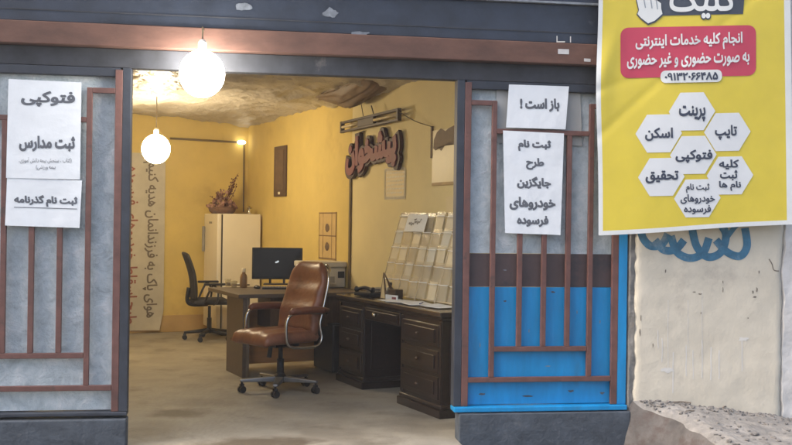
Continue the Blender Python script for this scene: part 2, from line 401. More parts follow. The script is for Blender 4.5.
def spline(pts, n=8):
    P = [Vector(p) for p in pts]; o = []
    for i in range(len(P) - 1):
        a, b, c, d = P[max(i-1, 0)], P[i], P[i+1], P[min(i+2, len(P)-1)]
        for k in range(n):
            t = k / n
            o.append(.5 * ((2*b) + (c - a)*t + (2*a - 5*b + 4*c - d)*t*t + (3*b - a - 3*c + d)*t**3))
    o.append(P[-1]); return o

# ================================================================== SETTING
struct('ground', MB().box((0, 0, -.33), (600, 600, .06)), M['ground'])
# shop floor: slab with a small stoop that runs out between the two door plinths
mb = MB()
o = [room(-3.3, -.1), room(.1, -.1), room(.1, 6.9), room(-3.3, 8)]
mb.prism([(-1.25, .02, 0), (2.15, .02, 0), *[tuple(p) for p in (room(.08, -.08), room(-3.36, -.08))]], (0, 0, -.28), (0, 0, .28))
mb.span((-.697, -.75, -.28), (1.407, .02, 0))
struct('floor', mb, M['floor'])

# shop walls: two painted walls in view, plus the hidden left one
rw = MB(); rw.prism([tuple(room(0, -.2)), tuple(room(.25, -.2)), tuple(room(.25, 7.0)), tuple(room(0, 7.0))], (0, 0, 0), (0, 0, 2.95))
for v in rw.bm.verts:
    if v.co.y < .06: v.co.y = .06
tw = thing('interior_wall', 'yellow painted side wall carrying the red lettering and tube light', 'wall', (0, 0, 0)); rw.out('wall_face', M['wallpaint'], tw)
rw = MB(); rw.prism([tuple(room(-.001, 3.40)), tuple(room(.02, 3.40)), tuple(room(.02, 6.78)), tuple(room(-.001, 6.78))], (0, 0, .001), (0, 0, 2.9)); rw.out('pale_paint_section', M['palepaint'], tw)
tb = thing('interior_wall', 'far yellow wall of the shop behind the fridge', 'wall', room(0, 0))
tb.location = (0, 0, 0)
mb = MB(); mb.prism([tuple(room(-3.5, 0)), tuple(room(0, 0)), tuple(room(0, -.2)), tuple(room(-3.5, -.2))], (0, 0, 0), (0, 0, 2.95)); mb.out('wall_face', M['wallpaint'], tb)
mb = MB(); mb.prism([tuple(room(-3.3, .02)), tuple(room(-.002, .02)), tuple(room(-.002, .001)), tuple(room(-3.3, .001))], (0, 0, .001), (0, 0, .21)); mb.out('skirting_board', M['skirt'], tb, bevel=.004)
mb = MB(); mb.prism([tuple(room(-3.3, -.2)), tuple(room(-3.5, -.2)), tuple(room(-3.5, 7.9)), tuple(room(-3.3, 7.9))], (0, 0, 0), (0, 0, 2.95))
for v in mb.bm.verts:
    if v.co.y < .06: v.co.y = .06
tag(mb.out('interior_wall', M['wallpaint']), 'yellow shop wall out of sight behind the left door', 'wall')
struct('roof', MB().prism([(-2.4, .32, 0), (3.0, .32, 0), tuple(room(.6, -.4)), tuple(room(-3.9, -.4))], (0, 0, 2.955), (0, 0, .2)), M['render'])

# crumpled ceiling sheet, hung under the roof
def ceil_h(u, w):
    p = Vector((u * 1.3, w * 1.1, 0))
    h = 2.71 + .04 * noise.noise(p) + .018 * noise.noise(p * 2.7) + .010 * abs(noise.noise(p * 6.1)) - .012 * math.sin(w * 2.4 + u)
    for (uu, ww, a, ru, rw_) in ((-.9, 4.9, .07, .5, .22), (-1.7, 5.5, .06, .5, .25), (-.6, 3.0, .05, .5, .3), (-1.4, 4.1, .05, .7, .2)):
        h -= a * math.exp(-((u - uu) / ru) ** 2 - ((w - ww) / rw_) ** 2)
    r1 = (1 - abs(noise.noise(p * 1.9 + Vector((5, 1, 0))))) ** 5; r2 = (1 - abs(noise.noise(p * 4.3 + Vector((1, 9, 0))))) ** 4
    h -= .026 * r1 + .013 * r2
    return min(h, 2.93) - .05 * max(0, 1 - (-u) / .35)
mb = MB(); mb.grid(lambda a, b: room(-3.29 + 3.285 * a, .02 + 6.6 * b, ceil_h(-3.29 + 3.285 * a, .02 + 6.6 * b)) if room(-3.29 + 3.285*a, .02 + 6.6*b).y > .07 else Vector((room(-3.29 + 3.285*a, .02 + 6.6*b).x, .07, ceil_h(-3.29 + 3.285*a, 6))), 150, 280)
struct('ceiling', mb, M['sheet'], smooth=True)
# torn piece of sheet sagging from the ceiling beside the side wall
a0 = wal(331, 84, -.06); a1 = wal(394, 80, -.06)
def sagf(s, t):
    q = a0.lerp(a1, s); inw = -NV * (.30 * t)
    env = max(0, math.sin(PI * min(1, s * 1.0))) ** .6 * (.62 + .38 * s + .25 * noise.noise(Vector((s * 3.1, 4, 1))))
    drop = .15 * env * (1 - abs(2 * t - .7) ** 2 * .8)
    wr = .010 * noise.noise(Vector((s * 4 + t * 3, t * 5, 1))) + .030 * (1 - abs(noise.noise(Vector((s * 3 - t * 4, t * 6, 4))))) ** 3
    return q + inw + ZUP * (2.70 - q.z - max(0, drop) - wr * (.3 + env))
mb = MB(); mb.grid(sagf, 60, 28)
tag(mb.out('torn_ceiling_sheet', M['sag'], solid=.006, smooth=True), 'torn brown piece of ceiling sheet sagging above the tube light', 'sheet')

# ================================================================== FACADE
# masonry behind and around the doors
def building():
    t = thing('shop_building', 'grey rendered shop front above and beside the doors', 'building', (0, .06, -.3))
    def bx(name, a, b, m=M['render']):
        s = MB(); s.span((a[0], a[1] - .06, a[2] + .3), (b[0], b[1] - .06, b[2] + .3)); return s.out(name, m, t)
    bx('wall', (-6, .08, -.3), (-1.34, .30, 4.2)); bx('wall', (2.20, .08, -.3), (9, .30, 4.2)); bx('wall', (-1.34, .08, 2.60), (2.20, .30, 4.2))
building()

# roller-shutter header over the opening
t = thing('shutter_header', 'dark navy steel shutter header with rust brown rail across the shop front', 'shutter', (0, 0, 2.36))
def hb(name, a, b, m, **k):
    s = MB(); s.span((a[0], a[1], a[2] - 2.36), (b[0], b[1], b[2] - 2.36)); return s.out(name, m, t, **k)
hb('housing', (-2.1, -.075, 2.624), (2.75, .06, 2.875), M['navy'], bevel=.004)
hb('seam', (-2.1, -.079, 2.690), (2.75, -.0755, 2.696), M['channel'])
hb('ledge', (-2.1, -.10, 2.877), (2.75, .06, 2.892), M['scrape'], bevel=.003)
hb('upper_plate', (-2.1, -.085, 2.894), (2.75, .06, 3.25), M['navy'], bevel=.003)
hb('rail', (-2.1, -.095, 2.482), (2.75, .06, 2.621), M['rail'], bevel=.006)
hb('guide_channel', (-2.1, -.03, 2.362), (2.75, .06, 2.479), M['channel'], bevel=.003)
def splat(mb, cx, cy, rx, ry, fn, n=18, seed=0, rough=.35):
    rnd = random.Random(seed); c = mb.bm.verts.new(fn(cx, cy)); ring = []
    for k in range(n):
        a = 2 * PI * k / n; r = 1 - rough * (.35 * rnd.random() + .65 * (.5 + .9 * noise.noise(Vector((1.3 * math.cos(a) + seed * 3.7, 1.3 * math.sin(a), seed)))))
        ring.append(mb.bm.verts.new(fn(cx + rx * r * math.cos(a), cy + ry * r * math.sin(a))))
    for k in range(n): mb.bm.faces.new((c, ring[k], ring[(k+1) % n]))
def hfn(y): return lambda px, py: fac(px, py, y) - Vector((0, 0, 2.36))
for i, (cx, cy, rx, ry) in enumerate(((243, 7, 12, 6), (331, 13, 10, 7), (361, 34, 13, 3.5), (375, 37, 9, 2.2))):
    s = MB(); splat(s, cx, cy, rx, ry, hfn(-.0775), seed=i, rough=.6); s.out('paint_scrape', M['scrape'], t)
for a, b in (((556.5, 36), (557.5, 42.5)), ((556.5, 41.3), (565, 42.5)), ((570, 36.5), (571, 42.5))):
    s = MB(); q = hfn(-.0775); vs = [s.bm.verts.new(q(x, y)) for x, y in ((a[0], a[1]), (b[0], a[1]), (b[0], b[1]), (a[0], b[1]))]; s.bm.faces.new(vs); s.out('white_mark', M['drip'], t)
for (x0, y0, x1, y1) in ((558, 49, 569, 54), (584, 58.5, 590.5, 61.5)):
    s = MB(); q = hfn(-.0975); s.bm.faces.new([s.bm.verts.new(q(x, y)) for x, y in ((x0, y0), (x1, y0 + .4), (x1, y1 + .4), (x0, y1))]); s.out('sticker', M['sticker'], t)

# ---- door leaves
def bar(parent, a, b, org, w=.033):
    s = MB(); s.span((a[0] - w/2, -.046, a[1] - w/2), (b[0] + w/2, -.018, b[1] + w/2))
    for v in s.bm.verts: v.co -= org
    s.out('grille_bar', M['bar'], parent, bevel=.003)
def leaf(name, label, xs, zlo, zhi, dz, mirror):
    """xs: seven bar positions from the hinge-free edge outward"""
    org = Vector(((xs[0] + xs[-1]) / 2, 0, zlo)); t = thing(name, label, 'door', org, 0, 'folding door leaves')
    sg = 1 if xs[-1] > xs[0] else -1
    def bx(nm, x0, x1, y0, y1, z0, z1, m, **k):
        s = MB(); s.span((x0, y0, z0), (x1, y1, z1))
        for v in s.bm.verts: v.co -= org
        return s.out(nm, m, t, **k)
    e0 = xs[0] - sg * .075; e1 = xs[-1] + sg * .085
    bx('stile', e0, xs[0] - sg * .0225, -.045, .045, zlo - .002, zhi, M['frame'], bevel=.004)
    bx('stile', xs[-1] + sg * .0225, e1, -.045, .045, zlo - .002, zhi, M['frame'] if not mirror else M['blue'], bevel=.004)
    bx('top_rail', xs[0] - sg * .010, xs[-1] + sg * .010, -.04, .04, zhi - .055, zhi - .001, M['frame'], bevel=.004)
    for x in (xs[0], xs[-1]): bar(t, (x, zlo + .02), (x, zhi - .035), org, .044)
    for x in (xs[1], xs[5]): bar(t, (x, .392 + dz + .0336), (x, 2.215), org)
    for x in xs[2:5]: bar(t, (x, .594 + dz + .0336), (x, 2.031 - .0336), org)
    def hbar(xa, xb, z, ea=.0165, eb=.0165):
        a, b = (xa, xb) if xa < xb else (xb, xa); ea, eb = (ea, eb) if xa < xb else (eb, ea)
        bar(t, (a + ea + .0165 + .0006, z), (b - eb - .0165 - .0006, z), org, .033)
    hbar(xs[0], xs[-1], .392 + dz, .022, .022); hbar(xs[1], xs[5], .594 + dz); hbar(xs[0], xs[1], 2.215, .022); hbar(xs[5], xs[-1], 2.215, .0165, .022); hbar(xs[1], xs[5], 2.031)
    return t, org, bx
rx = [1.452, 1.631, 1.815, 1.981, 2.147, 2.301, 2.477]
tr, orgR, bxR = leaf('grille_door', 'right grille door with blue lower panel and frosted upper glass', rx, .222, 2.36, 0, True)
bxR('glazing', 1.44, 2.49, .006, .014, 1.225, 2.33, M['glazing'])
bxR('brown_band', 1.44, 2.49, .000, .012, 1.003, 1.223, M['brownpaint'])
bxR('lower_panel', 1.44, 2.49, -.004, .012, .224, 1.001, M['blue'])
for k, (px, py, rx_, ry_, mm) in enumerate(((505, 301, 2.2, 1.2, 'brownpaint'), (553, 292, 3, 1.4, 'brownpaint'), (529, 331, .9, 2.2, 'scrape'), (600, 322, 1.0, 3.2, 'scrape'), (480, 345, .8, 3.6, 'scrape'),
        (548, 366, 4.5, .8, 'scrape'), (482, 394, 5, 1.5, 'plinth'), (528, 396, 9, 1.4, 'plinth'), (571, 391, 4, 1.6, 'plinth'), (602, 393, 3, 2, 'plinth'), (577, 312, .7, 2.6, 'scrape'), (505, 270, 2.5, .9, 'scrape'))):
    s = MB(); splat(s, px, py, rx_, ry_, lambda a, b: fac(a, b, -.0052) - orgR, 16, 50 + k, .7); s.out('paint_chip', M[mm], tr)
bxR('kick_sill', 1.378, 2.562, -.075, .05, .185, .219, M['blue'], bevel=.006)
lx = [-.774, -.95, -1.118, -1.285, -1.450, -1.615, -1.79]
tl, orgL, bxL = leaf('grille_door', 'left grille door glazed with wrinkled frosted sheet down to its dark base', lx, .222, 2.36, -.025, False)
bxL('glazing', -1.80, -.765, .006, .014, .224, 2.33, M['glazing'])
bxL('kick_sill', -1.875, -.700, -.055, .05, .195, .219, M['frame'], bevel=.005)
# grey cardboard behind the glass top of the right door
s = MB(); q = lambda px, py: fac(px, py, -.006)
s.bm.faces.new([s.bm.verts.new(q(*p)) for p in ((497, 83), (580, 80), (582, 146), (494, 143))])
tag(s.out('cardboard_sheet', M['board'], solid=.003), 'grey cardboard sheet taped behind the notices on the right door', 'cardboard')
# jambs between doors and opening, and plinths
def block(name, label, cat, a, b, m, bevel=.006):
    o = MB(); c = Vector(((a[0]+b[0])/2, (a[1]+b[1])/2, min(a[2], b[2]))); o.span(Vector(a) - c, Vector(b) - c)
    ob = o.out(name, m, bevel=bevel); ob.location = c; return tag(ob, label, cat)
def plinth(label, x0, x1):
    c = Vector(((x0 + x1) / 2, -.02, -.30))
    def f(side):
        pass
    mb = MB(); mb.span((x0 - c.x, -.085 + .02, 0), (x1 - c.x, .05 + .02, .478))
    bmesh.ops.subdivide_edges(mb.bm, edges=mb.bm.edges[:], cuts=7, use_grid_fill=True)
    for v in mb.bm.verts:
        if v.co.z < .46: v.co.y += .008 * noise.noise(v.co * 9)
    ob = mb.out('door_plinth', M['plinth'], bevel=.008); ob.location = c; tag(ob, label, 'plinth')
plinth('dark stained cement plinth under the left grille door', -2.0, -.70)
plinth('dark stained cement plinth under the blue panelled door', 1.41, 2.58)

# ---- cream plaster wall right of the doors
def wallgrid():
    t = thing('plaster_wall', 'worn cream plaster wall under the yellow banner with blue graffiti', 'wall', (2.6, -.06, -.3))
    org = Vector((2.6, -.06, -.3))
    def crack_x(z): return 3.675 + .016 * noise.noise(Vector((z * 4, 0, 3))) + .008 * noise.noise(Vector((z * 13, 2, 3)))
    def left_x(z): return 2.612 + .020 * noise.noise(Vector((z * 5, 1, 0))) + .012 * noise.noise(Vector((z * 17, 1, 0)))
    def wall_y(x, z): return -.06 + .006 * noise.noise(Vector((x * 3, z * 3, 0))) + .003 * noise.noise(Vector((x * 11, z * 11, 0)))
    def f(a, b):
        z = -.3 + 4.2 * b; xl = left_x(z); xr = crack_x(z)
        aa = min(1, max(0, (a * 44 - 1) / 42)); x = xl + (xr - xl) * aa
        y = wall_y(x, z)
        if a == 0 or a == 1: y = .07
        elif aa == 0 or aa == 1: y += .012
        return Vector((x, y, z)) - org
    mb = MB(); mb.grid(f, 44, 200); pf = mb.out('plaster_face', M['plaster'], t, smooth=True)
    for k, p in enumerate(pf.data.polygons):
        if k % 44 in (0, 43): p.use_smooth = False
    # exposed concrete edge between door and plaster
    def fe(a, b):
        z = -.3 + 4.2 * b; x0 = 2.566; x1 = left_x(z) - .002
        x = x0 + (x1 - x0) * a
        return Vector((x, -.052 + .016 * noise.noise(Vector((x * 20, z * 14, 5))) + (.11 if a == 0 else 0), z)) - org
    mb = MB(); mb.grid(fe, 5, 200); mb.out('broken_edge', M['concrete'], t, smooth=True)
    def loc(y):                                # marks lie about a millimetre proud of the plaster
        def g(px, py):
            p = fac(px, py, -.06); return fac(px, py, wall_y(p.x, p.z) - .0016 + (y + .0715)) - org
        return g
    # graffiti
    for k, st in enumerate(([(641, 228), (643, 238), (651, 246), (662, 244), (668, 234)], [(655, 240), (664, 250), (676, 249), (684, 240)],
              [(671, 236), (677, 252), (690, 258), (703, 253), (709, 238)], [(692, 228), (697, 247), (708, 257), (721, 252), (726, 236), (722, 226)],
              [(716, 240), (727, 252), (740, 256), (747, 246), (745, 228)], [(728, 236), (736, 226), (744, 222)])):
        s = MB(); ribbon(s, spline(st, 10), 7.8 if k != 5 else 5, loc(-.0715 - .0004 * k)); s.out('graffiti_stroke', M['spray'], t)
    rnd = random.Random(4)
    for (px, y0, y1, w) in ((658, 330, 348, .9), (673, 352, 393, 1.1), (662, 338, 362, 1), (686, 345, 376, 1), (693, 350, 379, .9), (702, 340, 378, 1), (711, 347, 380, 1.2), (719, 350, 379, 1.1), (742, 338, 371, 1.0), (668, 300, 372, .6), (688, 300, 350, .5), (702, 290, 345, .5)):
        s = MB(); pts = [(px + rnd.uniform(-.3, .3), y0 + (y1 - y0) * k / 6) for k in range(7)]
        ribbon(s, pts, w, loc(-.0716)); s.out('paint_drip', M['drip'], t)
    s = MB(); splat(s, 744, 339, 7, 3.2, loc(-.0718), n=26, seed=9, rough=.75); s.out('filler_patch', M['drip'], t)
    s = MB(); splat(s, 668, 370, 11, 3.6, loc(-.0718), n=30, seed=19, rough=.75); s.out('filler_patch', M['drip'], t)
    for i, (cx, cy, rx_, ry_) in enumerate(((665.5, 271, 1.2, 3.5), (633, 324, 1.5, 5), (694, 292, 3, 1), (700, 294, 3.5, 1.3), (723, 290, 1, 5), (723, 282, .8, 3), (755, 297, 4, 1.5), (757, 290, 1.6, 5), (753, 292, 1.5, 3), (759, 272, 1, 3), (701, 313, 1, 2), (640, 332, 1.2, 7), (641, 318, .8, 6), (748, 318, 1.2, 1.2), (653, 345, 1, 4))):
        s = MB(); splat(s, cx, cy, rx_ * .7, ry_ * .75, loc(-.0717), n=14, seed=30 + i, rough=.6); s.out('plaster_chip', M['chip'], t)
    # crack branch
    s = MB(); ribbon(s, spline([(769, 259), (772, 264), (774, 270), (779, 271)], 5), 1.1, loc(-.0717)); s.out('crack', M['chip'], t)
    # wall beyond the crack
    org2 = Vector((4.2, -.06, -.3)); t2 = thing('rendered_pier', 'pale rough rendered pier beyond the crack, at the right edge', 'pier', org2)
    def g2(a, b):
        z = -.3 + 4.2 * b; x0 = crack_x(z) + .016 + .010 * noise.noise(Vector((z * 9, 7, 7))); aa = max(0, (a * 50 - 1) / 49); x = x0 + (6.5 - x0) * aa ** 1.6
        y = -.05 + .012 * noise.noise(Vector((x * 6, z * 6, 3))) + (.12 if a == 0 else 0)
        return Vector((x, y, z)) - org2
    mb = MB(); mb.grid(g2, 50, 200); mb.out('render_face', M['pier'], t2, smooth=True)
wallgrid()

# ---- broken cement ledge at the foot of that wall
def ledge_edge(y):      # left edge of the ledge top for a distance in front of the wall
    s = min(1, max(0, (-.06 - y) / .30)); return 2.615 + .19 * s ** .8 + .03 * noise.noise(Vector((y * 5, 0, 0)))
def ledge_top(x, y):
    return .262 - .055 * math.exp(-max(0, x - ledge_edge(y)) / .05) * min(1, (-.05 - y) / .08 + .2) - .135 * min(1.6, (x - 2.62) / 1.05) + .085 * (y + .06) + .018 * noise.noise(Vector((x * 5, y * 5, 0))) + .010 * noise.noise(Vector((x * 17, y * 17, 2)))
def lf(a, b):
    y = -.055 - 1.9 * b; xl = ledge_edge(y); x = xl + (5.6 - xl) * max(0, a) ** 1.5; return Vector((x, y, ledge_top(x, y)))
t = thing('cement_ledge', 'broken dusty cement ledge at the foot of the plaster wall', 'ledge', (3.6, -.6, -.3)); org = Vector((3.6, -.6, -.3))
mb = MB(); mb.grid(lambda a, b: lf(a, b) - org, 90, 80); mb.out('ledge_top', M['ledge'], t, smooth=True)
def ls(a, b):
    y = -.055 - 1.9 * b; p = Vector((ledge_edge(y), y, 0)); zt = ledge_top(p.x, y); zz = zt + (-.31 - zt) * a
    return Vector((p.x - .14 * math.sin(a * 1.5) ** .8 - .03 * noise.noise(Vector((y * 6, zz * 6, 0))) * min(1, a * 5), y, zz)) - org
mb = MB(); mb.grid(ls, 12, 80); mb.out('ledge_side', M['ledgeside'], t, smooth=True)
rnd = random.Random(11)
mb = MB()
for k in range(420):
    b = rnd.random() ** 1.6 * .55; a = rnd.random() ** .8 * .75
    if k % 3 == 0: b = rnd.random() * .06
    p = lf(a, b); r = rnd.uniform(.004, .013) * (2.1 if rnd.random() < .07 else 1)
    mb.ball(p + Vector((0, -.01, r * .3)), r, (rnd.uniform(.8, 1.7), rnd.uniform(.7, 1.3), rnd.uniform(.35, .8)), 1)
tag(mb.out('rubble', M['stone']), None, None, None, 'stuff')
for (px, py, ln, ang) in ((663, 397, .10, .2), (676, 402, .13, -.3), (705, 396, .07, .8), (690, 409, .06, .1)):
    p = flo(px, py, .22); mb = MB(); mb.tube([(-ln/2, 0, 0), (0, .004, .004), (ln/2, 0, .001)], .0045, 6)
    p.z = ledge_top(p.x, min(p.y, -.07)) + .006; p.y = min(p.y, -.08)
    ob = mb.out('dry_stick', M['chip']); ob.location = p; ob.rotation_euler = (0, 0, ang)
    tag(ob, 'thin dark dry stick lying among rubble on the cement ledge', 'stick', 'sticks on the ledge')

# ---- notices
def notice(name, label, corners, lines, y=-.052, curl=.006, group='printed paper notices', seed=0, extra=None):
    (ax, ay), (bx_, by), (cx, cy), (dx, dy) = corners     # TL TR BR BL (photo units on the door plane)
    org = fac((ax + cx) / 2, (ay + cy) / 2, y); t = thing(name, label, 'notice', org, 0, group)
    def yoff(px, py): return y - curl * (.5 + .5 * noise.noise(Vector((px * .03, py * .03, seed)))) - curl * .8 * max(0, (py - (ay + .7 * (cy - ay))) / (cy - ay))
    def f(a, b):
        px = (ax + (bx_ - ax) * a) * (1 - b) + (dx + (cx - dx) * a) * b; py = (ay + (by - ay) * a) * (1 - b) + (dy + (cy - dy) * a) * b
        return fac(px, py, yoff(px, py)) - org
    mb = MB(); mb.grid(f, 14, 18); mb.out('sheet', M['paper'], t, smooth=True)
    g = lambda px, py: fac(px, py, yoff(px, py) - .0018) - org
    for k, (txt, box, bold, slope) in enumerate(lines):
        mb = MB(); write(mb, txt, box, g, bold, slope=slope)
        if extra and k == 0: extra(mb, g)
        mb.out('lettering', M['greyink'], t, fixn=False)
    return t
notice('paper_notice', 'upper white notice on the left door reading photocopy and school registration', [(8.5, 79), (81.5, 82.5), (80, 179.5), (6, 178)],
       [('فتوکپی', (21, 91, 75, 107), .04, .03), ('ثبت مدارس', (19, 136, 75, 152), .05, .02),
        ('(کتاب ، سنجش بیمه دانش آموزی،', (19, 157.5, 71.5, 163.5), .0, .0), ('بیمه ورزشی)', (36, 165, 55.5, 170), .0, .0)], seed=1)
notice('paper_notice', 'lower white notice on the left door with one underlined line about passports', [(7, 177.5), (82, 180.5), (79.5, 228), (5, 225.5)],
       [('ثبت نام گذرنامه', (14, 195, 77.5, 207), .055, .025)], y=-.050, seed=2, extra=lambda mb, g: ribbon(mb, [(14, 207.2), (45, 208), (77, 209)], .7, g))
notice('paper_notice', 'small white notice reading open, upper of two on the right door', [(509, 84.5), (569, 86.5), (565.5, 129.5), (506, 127.5)],
       [('باز است !', (520, 98.5, 559.5, 112), .055, .01)], seed=3)
notice('paper_notice', 'tall white notice with five lines about worn out cars on the right door', [(503, 130.5), (564, 133.5), (560.5, 235), (505, 233)],
       [('ثبت نام', (518, 140, 551, 151.5), .055, .03), ('طرح', (526, 158, 544, 170), .055, .03), ('جایگزین', (517, 176.5, 551, 189), .055, .02),
        ('خودروهای', (509.5, 197, 555.5, 210.5), .05, .02), ('فرسوده', (517, 215.5, 548.5, 227), .055, .02)], y=-.050, seed=4)

# ---- yellow vinyl banner
def banner():
    yb = -.19; org = fac(690, 90, yb)
    t = thing('vinyl_banner', 'yellow vinyl banner with crimson panel and white hexagons hanging on the wall', 'banner', org)
    TL, TR, BR, BL = (599, -95), (789, -105), (793.5, 224), (598.5, 235.5)
    def yoff(px, py):
        a = (px - 597) / 195; b = (py + 95) / 330
        v = yb + .010 * math.sin(a * 5 + b * 3) + .012 * noise.noise(Vector((a * 2.2, b * 2.6, 4)))
        v -= .018 * math.exp(-((a - .02 - .5 * max(0, .53 - b)) / .05) ** 2 - ((b - .52) / .12) ** 2)
        d = (px - 600) * .35 + (py - 90); v += .006 * math.exp(-(d / 5) ** 2) * math.exp(-max(0, (px - 600)) / 40)
        d2 = (px - 700) * .9 + (py - 45); v += .004 * math.exp(-(d2 / 6) ** 2)
        return v
    def uv(a, b):
        px = (TL[0] + (TR[0] - TL[0]) * a) * (1 - b) + (BL[0] + (BR[0] - BL[0]) * a) * b; py = (TL[1] + (TR[1] - TL[1]) * a) * (1 - b) + (BL[1] + (BR[1] - BL[1]) * a) * b
        px += -2.6 * math.exp(-a * 9) * math.exp(-((b - .56) / .18) ** 2); return px, py + 1.2 * math.sin(a * 7) * b * .4
    def P(px, py, lift=0.0): return fac(px, py, yoff(px, py) - lift) - org
    mb = MB(); mb.grid(lambda a, b: P(*uv(a, b)), 90, 150)
    for f in mb.bm.faces:
        pass
    ob = mb.out('banner_sheet', [M['yellow'], M['bwhite']], t, smooth=True)
    nu, nv = 90, 150
    for k, p in enumerate(ob.data.polygons):
        i, j = k % nu, k // nu
        if i < 2 or i >= nu - 3 or j >= nv - 2: p.material_index = 1
    def patch(name, outline, m, lift, par=t):
        """print area: triangulated finely so that it follows the cloth"""
        bm_ = MB(); vs = [bm_.bm.verts.new((x, y, 0)) for x, y in outline]; bm_.bm.faces.new(vs)
        bmesh.ops.triangulate(bm_.bm, faces=bm_.bm.faces[:])
        for _ in range(3): bmesh.ops.subdivide_edges(bm_.bm, edges=[e for e in bm_.bm.edges if e.calc_length() > 6], cuts=1); bmesh.ops.triangulate(bm_.bm, faces=bm_.bm.faces[:])
        for v in bm_.bm.verts: v.co = P(v.co.x, v.co.y, lift)
        return bm_.out(name, m, par, smooth=True)
    def rrect(x0, y0, x1, y1, r, slope):
        o = []
        for cx, cy, a0_ in ((x1 - r, y0 + r, -90), (x1 - r, y1 - r, 0), (x0 + r, y1 - r, 90), (x0 + r, y0 + r, 180)):
            for k in range(6): a = rad(a0_ + 18 * k); o.append((cx + r * math.cos(a), cy + r * math.sin(a)))
        return [(x, y + slope * (x - (x0 + x1) / 2)) for x, y in o]
    def letters(items, m, par, lift):
        s = MB()
        for txt, box, bold, slope in items: write(s, txt, box, lambda x, y: P(x, y, lift), bold, slope=slope)
        s.out('lettering', m, par, fixn=False)
    rp = patch('crimson_panel', rrect(620.5, 26.5, 756, 77, 8, -.02), M['red'], .003)
    letters([('انجام کلیه خدمات اینترنتی', (635.5, 33.5, 742.5, 50.5), .03, -.035), ('به صورت حضوری و غیر حضوری', (627, 52, 749.5, 67.5), .03, -.03)], M['bwhite'], rp, .0085)
    pl = patch('number_strip', rrect(660.5, 70.2, 722, 82.5, 5, -.02), M['bwhite'], .006)
    s = MB(); write(s, '۰۹۱۳۲۰۶۶۴۸۵', (664.5, 72.4, 718, 80.4), lambda x, y: P(x, y, .0085), .035, ltr=True, slope=-.02); s.out('lettering', M['bdark'], pl, fixn=False)
    hexes = [((692, 111.5), [('پرینت', (679, 105.5, 705.5, 121.5), .035, 0)]), ((658.7, 133.5), [('اسکن', (645, 127.5, 673, 141), .035, 0)]),
             ((727.3, 132), [('تایپ', (715, 125, 737, 140), .035, 0)]), ((693.3, 155), [('فتوکپی', (675.5, 149.5, 712.5, 163), .035, 0)]),
             ((661.3, 177), [('تحقیق', (645.5, 170.5, 678.5, 183.5), .035, 0)]),
             ((730, 175.5), [('کلیه', (719, 159.5, 739, 169.5), .035, 0), ('ثبت', (720, 170, 737.5, 180.5), .035, 0), ('نام ها', (719, 181, 741, 191), .035, 0)]),
             ((697.3, 198.3), [('ثبت نام', (686, 183.5, 709.5, 193), .03, 0), ('خودروهای', (680.5, 194.3, 715, 204), .03, 0), ('فرسوده', (684, 205, 711, 214.5), .03, 0)])]
    for (cx, cy), tx in hexes:
        h = patch('hexagon', [(cx + 23.3 * math.cos(rad(60 * k)), cy + 21.9 * 1.0 * math.sin(rad(60 * k)) * 1.0 + (-.02) * 23 * math.cos(rad(60 * k))) for k in range(6)], M['hexgrey'], .003)
        letters(tx, M['bdark'], h, .0065)
    # thin honeycomb shadow print left out; top word on its slate block, and the pointer
    tb_ = patch('slate_block', [(651, -40), (748, -44), (743, 14), (652, 16)], M['bblack'], .003)
    s = MB(); write(s, 'کلیک', (668, -20, 737, 20), lambda x, y: P(x, y, .0045), .045, slope=-.01); s.out('letter_outline', M['bblack'], tb_, fixn=False)
    s = MB(); write(s, 'کلیک', (669.5, -18, 735.5, 18.5), lambda x, y: P(x, y, .0062), .02, slope=-.01); s.out('lettering', M['bwhite'], tb_, fixn=False)
    hand = [(648, 23.5), (641, 18), (637.5, 14), (639, 10), (637, 1), (633, -12), (636, -15), (640, -12), (643.5, 0), (644.5, 4.5), (645.2, 0), (647, -5), (650, -4), (651, 5.5), (651.7, 1), (653.5, -2), (656, -1), (656.5, 7), (657.2, 3.5), (659, 2), (661, 3.5), (661.2, 9), (662.5, 14), (658, 18), (654.5, 21)]
    c = Vector((648, 6))
    hd = patch('pointer_hand', [tuple(c + (Vector(p) - c) * 1.10) for p in hand], M['bblack'], .005)
    patch('pointer_fill', hand, M['bwhite'], .0066, hd)
    for st in ([(643.5, -2), (645.5, 8)], [(650.3, -3), (652, 8.5)], [(656, -1), (657.6, 9.5)]):
        s = MB(); ribbon(s, st, 1.0, lambda x, y: P(x, y, .0082)); s.out('finger_line', M['hexline'], hd)
    # hanging cords and top batten above the frame
    top = MB(); top.tube([P(599, -96, .01), P(789, -106, .01)], .014, 8); top.out('top_batten', M['batten'], t)
    for px, py in ((612, -97), (690, -101), (776, -105)):
        a = P(px, py, .0); s = MB(); s.tube([a, a + Vector((0, .10, .10)), Vector((a.x, .02 - org.y - .0, a.z + .22))], .004, 6); s.out('hanging_cord', M['thincable'], t)
banner()

# ================================================================== LAMPS
def lamp(name, label, p, r, m, top, cordm=M['thincable'], bracket=None):
    t = thing(name, label, 'lamp', p, 0, 'lit lamps')
    mb = MB(); mb.ball((0, 0, 0), r, (1, 1, 1.05), 4); mb.out('globe', m, t, smooth=True)
    mb = MB(); mb.lathe([(.022, r * 1.0), (.026, r + .012), (.026, r + .055), (.016, r + .07), (.004, r + .075)]); mb.out('socket', M['offwhite'], t, smooth=False)
    if bracket: pts = [(0, 0, r + .07), (0, 0, bracket[2] - p.z), (0, bracket[1] - p.y, bracket[2] - p.z)]
    else: pts = [(0, 0, r + .07), (.004, 0, (r + .07 + top - p.z) / 2), (0, 0, top - p.z)]
    mb = MB(); mb.tube(pts, .005, 8); mb.out('cord', cordm, t)
pw = fac(202, 74, -.22)
lamp('globe_lamp', 'white lit globe lamp hanging before the shutter rail at the doorway', pw, .138, M['lampglass'], 3, bracket=(0, -.08, 2.60))
